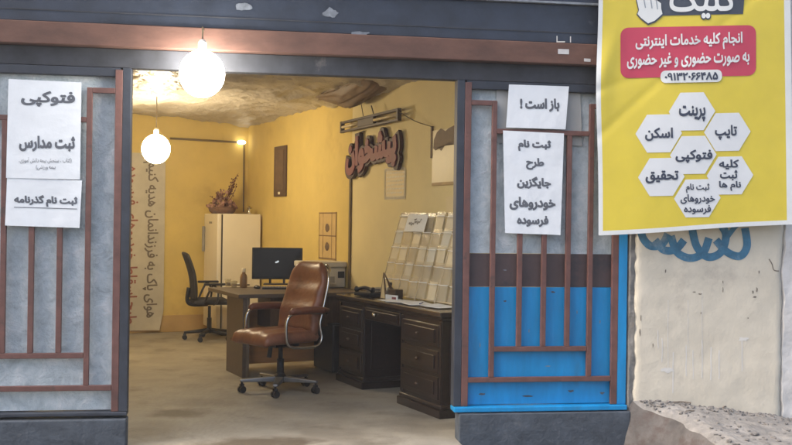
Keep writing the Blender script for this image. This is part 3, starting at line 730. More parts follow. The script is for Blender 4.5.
pl_ = dep(156, 149, 10.4)
lamp('globe_lamp', 'warm lit globe lamp hanging deep inside the shop near the cloth banner', pl_, .145, M['warmglass'], 2.74)

# ================================================================== ROOM CONTENTS
# far-wall cloth banner
def cloth_banner():
    u0, u1, z0, z1 = -1.72, -1.085, .035, 2.24; org = room((u0 + u1) / 2, .03, z0)
    t = thing('cloth_banner', 'faded cloth banner with sideways writing hanging on the far wall', 'banner', org)
    def off(u, z):
        s = .035 + .008 * noise.noise(Vector((u * 3, z * 2, 0))); k = (u - u1 + .25) + (z0 + .22 - z)
        return s + .20 * max(0, (k - .12)) * max(0, 1 - (z - z0) / .5)
    def P(u, z, lift=0): return room(u, off(u, z) + lift, z) - org
    def f(a, b):
        z = z0 + (z1 - z0) * b; u = u0 + (u1 - u0) * a - .06 * max(0, 1 - b * 9) * a
        return P(u, z)
    mb = MB(); mb.grid(f, 14, 50); mb.out('cloth', M['cloth'], t, smooth=True)
    s = MB(); write(s, 'هوای پاک به فرزندانمان هدیه کنیم', (0, 0, 1.95, .20), lambda x, y: P(-1.165 - y, .19 + (1.95 - x), .005), .02); s.out('lettering', M['darkinkcloth'], t, fixn=False)
    s = MB(); write(s, 'طرح اسقاط خودروهای فرسوده', (0, 0, 1.95, .20), lambda x, y: P(-1.415 - y, .12 + (1.95 - x), .005), .02); s.out('lettering', M['maroon'], t, fixn=False)
cloth_banner()
# unlit batten on the far wall, one end an emissive blob
p0 = bak(170, 138.5, .05); p1 = bak(241, 142.5, .05)
t = thing('wall_batten', 'thin batten lamp high on the far wall with one bright end', 'lamp', p0)
mb = MB(); mb.tube([Vector((0, 0, 0)), (p1 - p0)], .013, 8); mb.out('rod', M['cable'], t, smooth=True)
mb = MB(); mb.ball(p1 - p0 + WV * .02, .035, (1.6, 1, .8), 3); mb.out('bright_end', M['battenend'], t, smooth=True)
mb = MB(); q0 = room(-.062, .02, 2.42); mb.tube([q0 - p0, room(-.058, .02, 1.9) - p0, room(-.06, .03, 1.53) - p0], .009, 6); mb.out('cable', M['thincable'], t)

# fridge
t = thing('fridge', 'cream single door fridge in the far corner behind the desk', 'fridge', room(-.30, .36), TH)
mb = MB(); mb.span((-.215, -.30, .05), (.27, .30, 1.50)); mb.out('body', M['fridge'], t, bevel=.012)
mb = MB(); mb.span((-.228, -.295, .06), (-.217, .295, 1.49)); mb.out('door_seal', M['seam'], t)
mb = MB(); mb.span((-.285, -.30, .08), (-.230, .30, 1.50)); d = mb.out('door', M['fridge'], t, bevel=.014)
mb = MB(); mb.span((-.325, .235, 1.02), (-.290, .262, 1.34)); mb.out('handle', M['greyplastic'], d, bevel=.008)
mb = MB(); mb.span((-.2885, -.06, 1.375), (-.286, .06, 1.40)); mb.out('badge', M['greyplastic'], d)
mb = MB(); mb.span((-.2, -.27, 0), (.25, .27, .05)); mb.out('base', M['seam'], t)
# basket of dried flowers on the fridge
def flowers():
    p = room(-.44, .36, 1.50); t = thing('flower_basket', 'basket of dusty pink dried flowers and twigs on the fridge', 'flowers', p, TH)
    mb = MB(); mb.lathe([(.13, .001), (.16, .03), (.175, .08), (.165, .085), (.14, .06), (.0005, .05)], seg=20); mb.out('basket', M['wicker'], t, smooth=True)
    rnd = random.Random(3); mb = MB()
    for k in range(190):
        a = rnd.uniform(0, 2 * PI); r = .17 * math.sqrt(rnd.random()); h = .07 + .20 * rnd.random() * (1.15 - r / .17) + (.06 if r < .08 else 0)
        c = Vector((r * math.cos(a) * 1.05, r * math.sin(a), h)); s = rnd.uniform(.014, .030)
        e = Vector((rnd.uniform(-1, 1), rnd.uniform(-1, 1), rnd.uniform(-.4, 1))).normalized(); q = e.orthogonal().normalized(); w_ = e.cross(q)
        vs = [mb.bm.verts.new(c + q * s * x + w_ * s * y + e * s * .3 * (abs(x) + abs(y))) for x, y in ((1, 0), (.4, .7), (-.6, .6), (-1, 0), (-.4, -.7), (.6, -.6))]
        mb.bm.faces.new(vs)
    mb.out('blossom', M['petal'], t)
    mb = MB()
    for k in range(15):
        a = rnd.uniform(0, 2 * PI); tip = Vector((.12 + .10 * rnd.random() if k < 9 else rnd.uniform(-.18, .05), rnd.uniform(-.09, .09), rnd.uniform(.30, .52) if k < 9 else rnd.uniform(.2, .33)))
        b = Vector((.03 * math.cos(a), .03 * math.sin(a), .06)); m_ = b.lerp(tip, .5) + Vector((rnd.uniform(-.03, .03), rnd.uniform(-.03, .03), .02))
        mb.tube(spline([b, m_, tip], 4), [.006 - .0042 * i / 8 for i in range(9)], 5)
        for j in range(6):
            c = m_.lerp(tip, rnd.random()); mb.ball(c + Vector((rnd.uniform(-.015, .015), rnd.uniform(-.015, .015), 0)), rnd.uniform(.006, .011), (1, 1, 1.3), 1)
    mb.out('twig_spray', M['twig'], t)
flowers()
t = thing('metal_tumbler', 'small shiny metal tumbler on the right end of the fridge top', 'tumbler', room(-.13, .50, 1.50))
mb = MB(); mb.lathe([(.026, 0), (.030, .01), (.034, .075), (.031, .075), (.027, .012)], seg=18); mb.out('cup', M['silver'], t, smooth=True)
mb = MB(); mb.lathe([(.036, .0755), (.036, .082), (.012, .088), (.010, .10), (.002, .104)], seg=18); mb.out('lid', M['brass'], t, smooth=True)

# plaque on side wall
w0 = 1.10; w1 = 1.51; t = thing('wall_plaque', 'narrow dark wooden plaque on the side wall near the fridge', 'plaque', room(-.012, (w0+w1)/2, 1.70))
def rw_box(t, name, w_a, w_b, za, zb, o0, o1, m, **k):
    org = t.location; s = MB(); o = [room(-o0, w_a, za) - org, room(-o0, w_b, za) - org, room(-o1, w_b, za) - org, room(-o1, w_a, za) - org]
    s.prism(o, (0, 0, 0), (0, 0, zb - za)); return s.out(name, m, t, **k)
rw_box(t, 'board', w0, w1, 1.71, 2.31, .001, .024, M['plaque'], bevel=.005)
rw_box(t, 'inner_panel', w0 + .07, w1 - .07, 1.79, 2.26, .0245, .028, M['posterdark'])
rw_box(t, 'label_dot', (w0+w1)/2 - .03, (w0+w1)/2 + .03, 1.735, 1.765, .0245, .029, M['lace'])

# tube light on side wall
pa = wal(341, 127.5, -.09); pb = wal(398, 114.5, -.09)
t = thing('tube_light', 'unlit brown twin rail tube light fixture on the side wall', 'light', pa)
dv = pb - pa; dn = dv.normalized(); up_ = NV.cross(dn).normalized(); up_ = up_ if up_.z > 0 else -up_
def tl_box(name, s0, s1, h0, h1, o0, o1, m, **k):
    s = MB(); o = [dv * s0 + up_ * h0 - NV * o0, dv * s1 + up_ * h0 - NV * o0, dv * s1 + up_ * h1 - NV * o0, dv * s0 + up_ * h1 - NV * o0]
    s.prism(o, (0, 0, 0), -NV * (o1 - o0)); return s.out(name, m, t, **k)
tl_box('rail', 0, 1, .034, .056, -.03, .006, M['batten'], bevel=.003); tl_box('rail', 0, 1, -.056, -.034, -.03, .006, M['batten'], bevel=.003)
tl_box('ballast_box', .32, .60, -.0335, .0335, -.030, .004, M['batten'], bevel=.004)
tl_box('end_cap', -.010, .018, -.058, .058, -.032, .008, M['batten'], bevel=.004); tl_box('end_cap', .982, 1.008, -.058, .058, -.032, .008, M['batten'], bevel=.004)
mb = MB(); mb.tube([dv * .02 + NV * .006, dv * .318 + NV * .006], .014, 10); mb.out('glass_tube', M['tube'], t, smooth=True); mb = MB(); mb.tube([dv * .602 + NV * .006, dv * .98 + NV * .006], .014, 10); mb.out('glass_tube', M['tube'], t, smooth=True)
mb = MB(); c0_ = dv * .42 + up_ * .06; mb.tube([c0_, c0_ + Vector((-.06, .05, .35))], .004, 6); mb.tube([dv * .6 + up_ * .06, dv * .56 + up_ * .14], .006, 6); mb.out('hanging_wire', M['thincable'], t)
# wires: tube to sign, tube to poster
e = pb + up_ * .03; f_ = wal(433, 127, -.02)
mb = MB(); mb.tube(spline([e, e.lerp(f_, .5) - ZUP * .02, f_], 8), .004, 6); tag(mb.out('thin_wire', M['thincable']), 'thin wire running from the tube light to the portrait poster', 'wire')
g0 = wal(357, 134, -.012); g1 = wal(351.5, 158, -.012)
t = thing('cable_trunking', 'dark vertical cable trunking running down the side wall below the red lettering', 'trunking', room(-.01, 3.39, .7))
rw_box(t, 'duct', 3.375, 3.415, .75, 1.94, .001, .020, M['cable'], bevel=.003)
mb = MB(); mb.tube([wal(364, 131, -.02) - t.location, g0 - t.location, g1 - t.location, room(-.012, 3.395, 1.94) - t.location], .006, 6); mb.out('cable', M['thincable'], t)

# red foam lettering
t = thing('wall_lettering', 'plum red foam lettering with dark edges on the side wall', 'sign', room(0, 3.95, 1.9))
org = t.location
def sg(off): return lambda x, y: room(-off, x, y) - org
s = MB(); write(s, 'پیشخوان', (3.33, 1.85, 4.57, 2.31), lambda x, y: room(-.012, x, 1.85 + 2.31 - y + .07 * (x - 3.9)) - org, .115, thick=-NV * .036); s.out('letter_base', M['darkplum'], t)
s = MB(); write(s, 'پیشخوان', (3.375, 1.885, 4.525, 2.275), lambda x, y: room(-.050, x, 1.885 + 2.275 - y + .07 * (x - 3.9)) - org, .062, thick=-NV * .012); s.out('letter_face', M['plum'], t)

# lace-edged paper under the lettering
t = thing('lace_paper', 'small white lace edged paper on the side wall under the red lettering', 'paper', room(-.004, 4.39, 1.69))
rw_box(t, 'sheet', 4.19, 4.60, 1.645, 1.905, .002, .006, M['poster'])
org = t.location; s = MB()
for k in range(26):
    u_ = k / 26
    for (w_, z_) in ((4.19 + .41 * u_, 1.645), (4.19 + .41 * u_, 1.905), (4.19, 1.645 + .26 * u_), (4.60, 1.645 + .26 * u_)):
        splat(s, w_, z_, .017, .017, lambda a, b: room(-.008, a, b) - org, 8, k, .1)
s.out('lace_edge', M['lace'], t)
s = MB(); rnd = random.Random(8)
for k in range(6):
    z_ = 1.87 - .036 * k; w_ = 4.23
    while w_ < 4.55:
        l_ = rnd.uniform(.02, .07); ribbon(s, [(w_, z_), (w_ + l_, z_ + .003)], .013, lambda a, b: room(-.0085, a, b) - org); w_ += l_ + .012
s.out('print_lines', M['lace'], t)

# portrait poster
t = thing('portrait_poster', 'pale glossy poster with dark shape at its top beside the right door', 'poster', room(-.01, 5.3, 1.75)); org = t.location
rw_box(t, 'sheet', 5.12, 5.66, 1.76, 2.20, .002, .012, M['posterlow'])
rw_box(t, 'edge_strip', 5.095, 5.12, 1.97, 2.24, .002, .018, M['posterdark'])
rw_box(t, 'edge_strip', 5.12, 5.66, 1.735, 1.76, .002, .014, M['postermid'])
s = MB(); pts = [(5.14, 2.05), (5.15, 2.12), (5.20, 2.18), (5.27, 2.21), (5.35, 2.18), (5.40, 2.20), (5.52, 2.22), (5.66, 2.20), (5.66, 2.02), (5.58, 2.0), (5.50, 2.06), (5.42, 2.09), (5.34, 2.06), (5.28, 2.02), (5.22, 2.06), (5.18, 2.03)]
s.bm.faces.new([s.bm.verts.new(room(-.0145, a, b) - org) for a, b in pts]); bmesh.ops.triangulate(s.bm, faces=s.bm.faces[:]); s.out('dark_print', M['posterdark'], t)
s.bm.free()
# torn paper scrap by the door edge
t = thing('paper_scrap', 'torn pale paper scrap on the side wall at the door edge', 'paper', room(-.004, 5.4, 1.5)); rw_box(t, 'sheet', 5.36, 5.62, 1.50, 1.64, .002, .005, M['poster'])

# calendar poster
t = thing('wall_calendar', 'tan two square calendar sheet on the side wall above the printer', 'calendar', room(-.004, 2.8, 1.0)); org = t.location
ca, cb, za, zb = 2.55, 3.03, 1.02, 1.52
rw_box(t, 'sheet', ca, cb, za, zb, .002, .006, M['calendar'])
s = MB(); fn = lambda a, b: room(-.0075, a, b) - org
for z_ in (za + .01, (za + zb) / 2, zb - .01): ribbon(s, [(ca, z_), (cb, z_)], .012, fn)
for w_ in (ca + .01, ca + .12, cb - .12, cb - .01): ribbon(s, [(w_, za), (w_, zb)], .010, lambda a, b: room(-.0082, a, b) - org)
s.out('grid_lines', M['calline'], t)
for z_ in (1.345, 1.145):
    s = MB(); splat(s, 2.79, z_ + .01, .065, .055, lambda a, b: room(-.0088, a, b) - org, 12, int(z_ * 10), .3); s.out('small_picture', M['posterdark'], t)

# ---- grey-brown desk
DZ = .755; uL = -1.29; wF = 3.93; wB = 2.92
def rbox(t, name, u0, u1, wa, wb, z0, z1, m, **k):
    org = Vector(t.location); R_ = Matrix.Rotation(-t.rotation_euler.z, 3, 'Z'); s = MB()
    o = [R_ @ (room(a, b, z0) - org) for a, b in ((u0, wa), (u1, wa), (u1, wb), (u0, wb))]; s.prism(o, (0, 0, 0), (0, 0, z1 - z0)); return s.out(name, m, t, **k)
t = thing('office_desk', 'grey brown laminate desk carrying the monitor', 'desk', room(-.7, 3.4), TH)
rbox(t, 'desk_top', uL - .03, -.02, wB, wF, DZ - .035, DZ, M['laminate'], bevel=.004)
rbox(t, 'end_panel', uL + .02, uL + .055, 3.40, 3.90, 0, DZ - .036, M['laminate'], bevel=.003)
rbox(t, 'corner_post', uL + .0555, uL + .085, 3.865, 3.90, .0, DZ - .036, M['lamedge'], bevel=.003)
rbox(t, 'drawer_unit', uL + .30, -.14, 3.47, 3.84, .43, DZ - .037, M['plaque'], bevel=.004)
rbox(t, 'modesty_panel', uL + .057, -.10, 3.46, 3.468, .06, .60, M['orange'])  # panel coloured orange, reaching below the dark brown drawer unit
rbox(t, 'end_panel', -.095, -.06, 3.0, 3.88, 0, DZ - .036, M['laminate'])
# computer tower
t = thing('computer_tower', 'black computer tower standing under the desk behind the brown chair', 'computer', room(-.30, 3.70), TH)
rbox(t, 'case', -.42, -.19, 3.49, 3.96, .012, .46, M['tower'], bevel=.008)
rbox(t, 'front_bezel', -.41, -.20, 3.962, 3.98, .02, .45, M['plastic'], bevel=.006)
# monitor
def monitor():
    p = flo(277, 284.5, DZ); p.z = DZ; t = thing('monitor', 'black flat computer monitor standing on the laminate desk', 'monitor', p, rad(-4))
    mb = MB(); mb.span((-.262, -.012, .055), (.262, .022, .385)); mb.out('housing', M['plastic'], t, bevel=.006)
    mb = MB(); mb.span((-.250, -.0155, .072), (.250, -.0125, .373)); sc_ = mb.out('screen', M['screen'], t)
    s = MB()
    for cx, cz, rx_, rz in ((-.004, .235, .018, .009), (.008, .243, .012, .009), (-.012, .230, .011, .006)):
        splat(s, cx, cz, rx_, rz, lambda a, b: Vector((a, -.0162, b)), 12, 1, .2)
    s.out('screen_patch', M['screenpatch'], sc_)
    mb = MB(); mb.span((-.085, -.0, .012), (-.060, .02, .07)); mb.span((.060, 0, .012), (.085, .02, .07)); mb.out('stand', M['plastic'], t, bevel=.003)
    mb = MB(); mb.span((-.14, -.08, 0), (.14, .09, .012)); mb.out('stand_foot', M['plastic'], t, bevel=.004)
    return p
pm = monitor()
def on_desk(px, py, z=DZ): p = flo(px, py, z); p.z = z; return p
t = thing('keyboard', 'black keyboard lying before the monitor', 'keyboard', on_desk(283, 289), rad(-2))
mb = MB(); mb.span((-.20, -.065, .001), (.20, .065, .018)); mb.out('case', M['plastic'], t, bevel=.004)
mb = MB()
for i in range(14):
    for j in range(5): mb.box((-.182 + .028 * i, -.05 + .025 * j, .021), (.022, .019, .007))
mb.out('keys', M['greyplastic'], t)
t = thing('computer_mouse', 'black mouse left of the keyboard on the laminate desk', 'mouse', on_desk(257, 288.5), .3)
mb = MB(); mb.ball((0, 0, .012), .05, (.62, 1.05, .40), 3); mb.out('shell', M['plastic'], t, smooth=True)
mb = MB(); mb.tube([(0, .04, .028), (0, .028, .031)], .005, 8); mb.out('wheel', M['greyplastic'], t)
t = thing('bottle', 'brown bottle with white cap standing left of the monitor', 'bottle', on_desk(243.5, 287.5))
mb = MB(); mb.lathe([(.033, 0), (.036, .01), (.036, .10), (.030, .125), (.017, .14), (.017, .152)]); mb.out('flask', M['bottle'], t, smooth=True)
mb = MB(); mb.lathe([(.020, .1525), (.021, .158), (.021, .188), (.017, .192)]); mb.out('cap', M['lace'], t, smooth=True)
def tumbler(px, py, h, label):
    t = thing('tea_glass', label, 'glass', on_desk(px, py)); mb = MB(); mb.lathe([(.024, 0), (.026, .006), (.033, h), (.030, h), (.024, .012)], seg=18); mb.out('glass_wall', M['glass'], t, smooth=True)
    mb = MB(); mb.lathe([(.0215, .0125), (.026, h * .55), (.0005, h * .551)], seg=18); mb.out('tea', M['bottle'], t, smooth=True)
tumbler(228, 286.5, .075, 'clear tea glass nearest the left end of the laminate desk')
tumbler(234, 287.5, .065, 'short tea glass midway between the taller glass and the bottle')
t = thing('paper_tray', 'small tray of white paper slips beside the tea glasses', 'tray', on_desk(238, 285.5), TH)
mb = MB(); mb.span((-.11, -.05, .001), (.11, .05, .014)); mb.out('tray_base', M['plaque'], t, bevel=.003)
mb = MB(); mb.span((-.09, -.04, .0145), (.09, .04, .018)); mb.out('paper_slips', M['paper'], t)
# printer
t = thing('printer', 'off white flatbed printer on the desk below the calendar', 'printer', room(-.215, 3.12, DZ), TH)
def pb_(name, a, b, m, **k): s = MB(); s.span(a, b); return s.out(name, m, t, **k)
pb_('body', (-.20, -.19, .004), (.20, .19, .20), M['offwhite'], bevel=.012)
pb_('scanner_lid', (-.212, -.20, .206), (.212, .20, .262), M['offwhite'], bevel=.012)
pb_('lid_gap', (-.195, -.185, .2), (.195, .185, .206), M['greyplastic'])
pb_('output_slot', (-.17, -.1935, .05), (.08, -.1905, .115), M['greyplastic'])
pb_('paper_tray', (-.16, -.27, .045), (.07, -.1936, .053), M['offwhite'], bevel=.003)
pb_('control_panel', (.115, -.196, .10), (.185, -.1905, .165), M['plastic'], bevel=.002)
# papers and clutter on the near end of desk's right side
t = thing('desk_telephone', 'dark desk telephone with its handset lying on the walnut desk', 'telephone', room(-.36, 4.63, .775), TH + .4)
mb = MB(); mb.prism([(-.09, -.10, 0), (.09, -.10, 0), (.09, .10, 0), (-.09, .10, 0)], (0, 0, .002), (0, 0, .035)); mb.out('base', M['plastic'], t, bevel=.01)
mb = MB()
for i in range(3):
    for j in range(4): mb.box((.015 + .024 * i, -.06 + .03 * j, .041), (.016, .018, .008))
mb.out('keypad', M['greyplastic'], t)
mb = MB(); mb.tube(spline([(-.055, -.10, .055), (-.055, -.07, .062), (-.055, 0, .075), (-.055, .07, .062), (-.055, .10, .055)], 4), [.026, .027, .026, .02, .016, .015, .015, .015, .015, .015, .015, .015, .016, .02, .026, .027, .026], 10); mb.out('handset', M['plastic'], t, smooth=True)
t = thing('small_bottle', 'small grey glue bottle with dark cap on the walnut desk', 'bottle', room(-.25, 4.83, .775))
mb = MB(); mb.lathe([(.036, 0), (.040, .01), (.038, .06), (.026, .082), (.014, .09), (.014, .10)]); mb.out('flask', M['greyplastic'], t, smooth=True)
mb = MB(); mb.lathe([(.017, .1005), (.018, .104), (.018, .125), (.012, .13)]); mb.out('cap', M['plastic'], t, smooth=True)
t = thing('stapler', 'black stapler beside the telephone on the walnut desk', 'stapler', room(-.20, 4.68, .775), TH + 1.2)
mb = MB(); mb.span((-.07, -.016, .001), (.07, .016, .012)); mb.out('base', M['plastic'], t, bevel=.003)
mb = MB(); mb.box((.004, 0, .038), (.135, .026, .022), Matrix.Rotation(rad(-8), 3, 'Y')); mb.box((.055, 0, .02), (.03, .02, .02)); mb.out('arm', M['greyplastic'], t, bevel=.004)

t = thing('folder_stack', 'stack of dark folders at the far end of the walnut desk', 'folders', room(-.20, 4.42, .7745), TH)
for k in range(4):
    mb = MB(); mb.box((.01 * (k % 2), .008 * k - .01, .007 + .0135 * k), (.23, .17, .011), Matrix.Rotation(.08 * (k - 1.5), 3, 'Z')); mb.out('folder', M[('batten', 'tower', 'plaque', 'greyplastic')[k]], t, bevel=.002)
# ---- dark walnut pedestal desk
def walnut():
    uF = -.495; w0, w1, w2, w3 = 4.32, 4.85, 5.56, 6.22
    t = thing('pedestal_desk', 'dark walnut pedestal desk along the side wall with panelled drawers', 'desk', room(-.26, 5.27), TH)
    rbox(t, 'desk_top', uF - .035, -.012, w0 - .03, w3 + .03, .735, .773, M['darktop'], bevel=.008, seg=3)
    rbox(t, 'top_moulding', uF - .015, -.02, w0 - .012, w3 + .012, .712, .734, M['darkwood'], bevel=.006)
    def pedestal(a, b):
        pd = rbox(t, 'pedestal', uF, -.03, a, b, .095, .711, M['darkwood'], bevel=.004)
        rbox_c(pd, t, 'plinth', uF - .030, -.025, a - .022, b + .022, .0, .060, M['darkwood'], bevel=.006)
        rbox_c(pd, t, 'plinth_moulding', uF - .016, -.028, a - .012, b + .012, .061, .094, M['darkwood'], bevel=.010, seg=3)
        n = 3; hh = (.69 - .12) / n
        for k in range(n):
            z0 = .115 + hh * k; fr = rbox(t, 'drawer', uF - .018, uF - .001, a + .035, b - .035, z0 + .012, z0 + hh - .012, M['darkwood'], bevel=.006)
            rbox_c(fr, t, 'raised_panel', uF - .028, uF - .0185, a + .085, b - .085, z0 + .045, z0 + hh - .045, M['darkwood'], bevel=.006)
            c = room(uF - .042, (a + b) / 2, z0 + hh / 2); s = MB(); s.ball(Matrix.Rotation(-TH, 3, 'Z') @ (c - Vector(t.location)), .012, (1.2, 1, 1), 2); s.out('knob', M['plaque'], fr, smooth=True)
        for w_ in (a + .016, b - .016): rbox(t, 'pilaster', uF - .012, uF - .0005, w_ - .014, w_ + .014, .10, .70, M['darkwood'], bevel=.004)
        # panelled end towards the street
        rbox(t, 'end_moulding', uF + .06, -.09, b + .001, b + .010, .16, .66, M['darkwood'], bevel=.004)
    pedestal(w0, w1); pedestal(w2, w3)
    dr = rbox(t, 'drawer', uF - .012, uF + .02, w1 + .02, w2 - .02, .60, .705, M['darkwood'], bevel=.006)
    rbox_c(dr, t, 'raised_panel', uF - .020, uF - .0125, w1 + .06, w2 - .06, .625, .683, M['darkwood'], bevel=.005)
    c = room(uF - .032, (w1 + w2) / 2 - .10, .655); s = MB(); s.ball(Matrix.Rotation(-TH, 3, 'Z') @ (c - Vector(t.location)), .020, (1.0, 1, 1), 3); s.out('knob', M['brass'], dr, smooth=True)
    rbox(t, 'back_panel', -.06, -.04, w1 + .001, w2 - .001, .05, .711, M['darkwood'])
def rbox_c(parent, t, name, *a, **k):
    o = rbox(t, name, *a, **k); o.parent = parent; return o
walnut()

# ---- leaflet rack of clear pockets
def rack():
    wa, wb = 4.62, 5.98; org = room(-.10, (wa + wb) / 2, .775)
    t = thing('leaflet_rack', 'tall rack of shiny clear plastic leaflet pockets on the walnut desk', 'rack', org)
    def off(z): return .045 + .20 * (1 - (z - .775) / .72)          # leans back against the wall
    rows, cols = 5, 8; rh = .135
    rnd = random.Random(21)
    for r in range(rows):
        for c in range(cols):
            w_a = wa + (wb - wa) * c / cols + .008; w_b = wa + (wb - wa) * (c + 1) / cols - .008
            z0 = .80 + rh * r; z1 = z0 + rh * 1.25; zj = rnd.uniform(-.006, .006); sl = rnd.uniform(-.012, .012)
            if r == rows - 1 and c >= 4 and c < 7: pass
            pk = MB(); o0 = off(z0); o1 = off(z1) + .012
            # open pouch: back sheet, bulged front sheet, base
            def P(w_, z, o): return room(-o, w_ + sl * (z - z0) / rh, z + zj) - org
            n = 6
            g1 = pk.grid(lambda a, b: P(w_a + (w_b - w_a) * a, z0 + (z1 - z0) * b * .8, o0 + (o1 - o0) * b * .8 + .012 + .022 * math.sin(PI * a) * (.4 + .6 * b)), 8, 5)
            pk.grid(lambda a, b: P(w_a + (w_b - w_a) * a, z0 + (z1 - z0) * b, o0 + (o1 - o0) * b), 4, 4)
            p_ = pk.out('pocket', M['clearplastic'], t, smooth=True, fixn=False)
            rm = MB(); rm.tube([P(w_a + (w_b - w_a) * k / 6, z0 + (z1 - z0) * .8, o0 + (o1 - o0) * .8 + .012 + .022 * math.sin(PI * k / 6)) for k in range(7)], .0045, 6); rm.out('pocket_rim', M['rim'], p_, smooth=True)
            if rnd.random() < .35:
                lf_ = MB(); lf_.grid(lambda a, b: P(w_a + .014 + (w_b - w_a - .028) * a, z0 + .01 + (z1 - z0) * (.85 + .1 * rnd.random() * 0) * b, o0 + (o1 - o0) * b + .006), 2, 2); lf_.out('leaflet', M[('pocketpaper', 'paper', 'pocketpaper', 'offwhite', 'lace')[(r * 7 + c * 3) % 5]], p_, fixn=False)
    s = MB()
    for c in range(0, cols + 1, 2):
        w_ = wa + (wb - wa) * c / cols; s.tube([room(-off(.775) - .01, w_, .778) - org, room(-off(1.50), w_, 1.50) - org], .005, 6)
    for z in (.80, 1.07, 1.34, 1.50): s.tube([room(-off(z) + .004, wa, z) - org, room(-off(z) + .004, wb, z) - org], .005, 6)
    s.out('wire_frame', M['wire'], t)
    # note on top
    n_ = thing('handwritten_note', 'small white handwritten note clipped at the top of the leaflet rack', 'note', room(-.13, 5.0, 1.35)); og = n_.location
    s = MB(); Pn = lambda w_, z, l=0: room(-.145 - l + .3 * (z - 1.33), w_, z) - og
    s.grid(lambda a, b: Pn(4.86 + .37 * a, 1.345 + .145 * b, .008 * math.sin(PI * a)), 8, 4); s.out('sheet', M['paper'], n_, smooth=True)
    s = MB(); pts = [(4.93 + .22 * k / 24, 1.405 + .012 * math.sin(k * 1.7) + .008 * math.sin(k * .6) + .03 * k / 24) for k in range(25)]
    ribbon(s, spline(pts, 2), .006, lambda a, b: Pn(a, b, .011)); ribbon(s, [(5.02, 1.445), (5.06, 1.452)], .007, lambda a, b: Pn(a, b, .0115)); s.out('scribble', M['marker'], n_, fixn=False)
rack()
# things in front of the rack
TOPZ = .774
t = thing('tent_card', 'tall folded pale tent card standing before the leaflet rack', 'card', room(-.36, 4.93, TOPZ), TH)
mb = MB(); mb.prism([(0, -.060, 0), (0, .060, 0), (0, .003, .22), (0, -.003, .22)], (-.004, 0, .001), (.008, 0, 0)); mb.prism([(.11, -.05, 0), (.11, .05, 0), (.006, .002, .21), (.006, -.002, .21)], (0, 0, .001), (.004, 0, .001)); mb.out('folded_card', M['posterdark'], t)
mb = MB(); mb.prism([(-.006, -.038, .0), (-.006, .045, .0), (-.006, .003, .17), (-.006, -.001, .17)], (0, 0, .004), (.0015, 0, 0)); mb.out('printed_face', M['poster'], t)
t = thing('card_box', 'small dark box with white slips before the leaflet rack', 'box', room(-.34, 5.12, TOPZ), TH + .2)
mb = MB(); mb.span((-.04, -.05, .001), (.04, .05, .09)); mb.out('box_body', M['batten'], t, bevel=.004)
mb = MB(); mb.span((-.052, -.09, .001), (-.043, .07, .045)); mb.out('slips', M['paper'], t)
mb = MB(); mb.span((-.0545, -.075, .012), (-.0525, -.02, .03)); mb.out('red_mark', M['plum'], t)
rnd = random.Random(5)
for i, (u_, w_, a_, lab) in enumerate(((-.40, 5.28, .3, 'loose white paper sheet nearest the dark card box on the walnut desk'), (-.37, 5.55, -.15, 'loose white paper sheet in the middle of the walnut desk'), (-.33, 5.85, .12, 'loose white paper sheet at the street end of the walnut desk'))):
    mb = MB(); mb.grid(lambda a, b: Vector(((a - .5) * .20, (b - .5) * .28, .004 + .012 * (a - .3) ** 2 + .014 * max(0, b - .6))), 8, 8)
    ob = mb.out('paper_sheet', M['paper'], smooth=True, solid=.001); ob.location = room(u_, w_, TOPZ + .001 + .001 * i); ob.rotation_euler = (0, 0, TH + a_); tag(ob, lab, 'paper', 'loose sheets on the walnut desk')
t = thing('pen', 'blue pen lying on the loose papers of the walnut desk', 'pen', room(-.40, 5.70, TOPZ + .022), TH + .9)
mb = MB(); mb.tube([(-.07, 0, 0), (.06, 0, 0), (.075, 0, 0)], [.005, .005, .001], 8); mb.out('barrel', M['pen'], t)

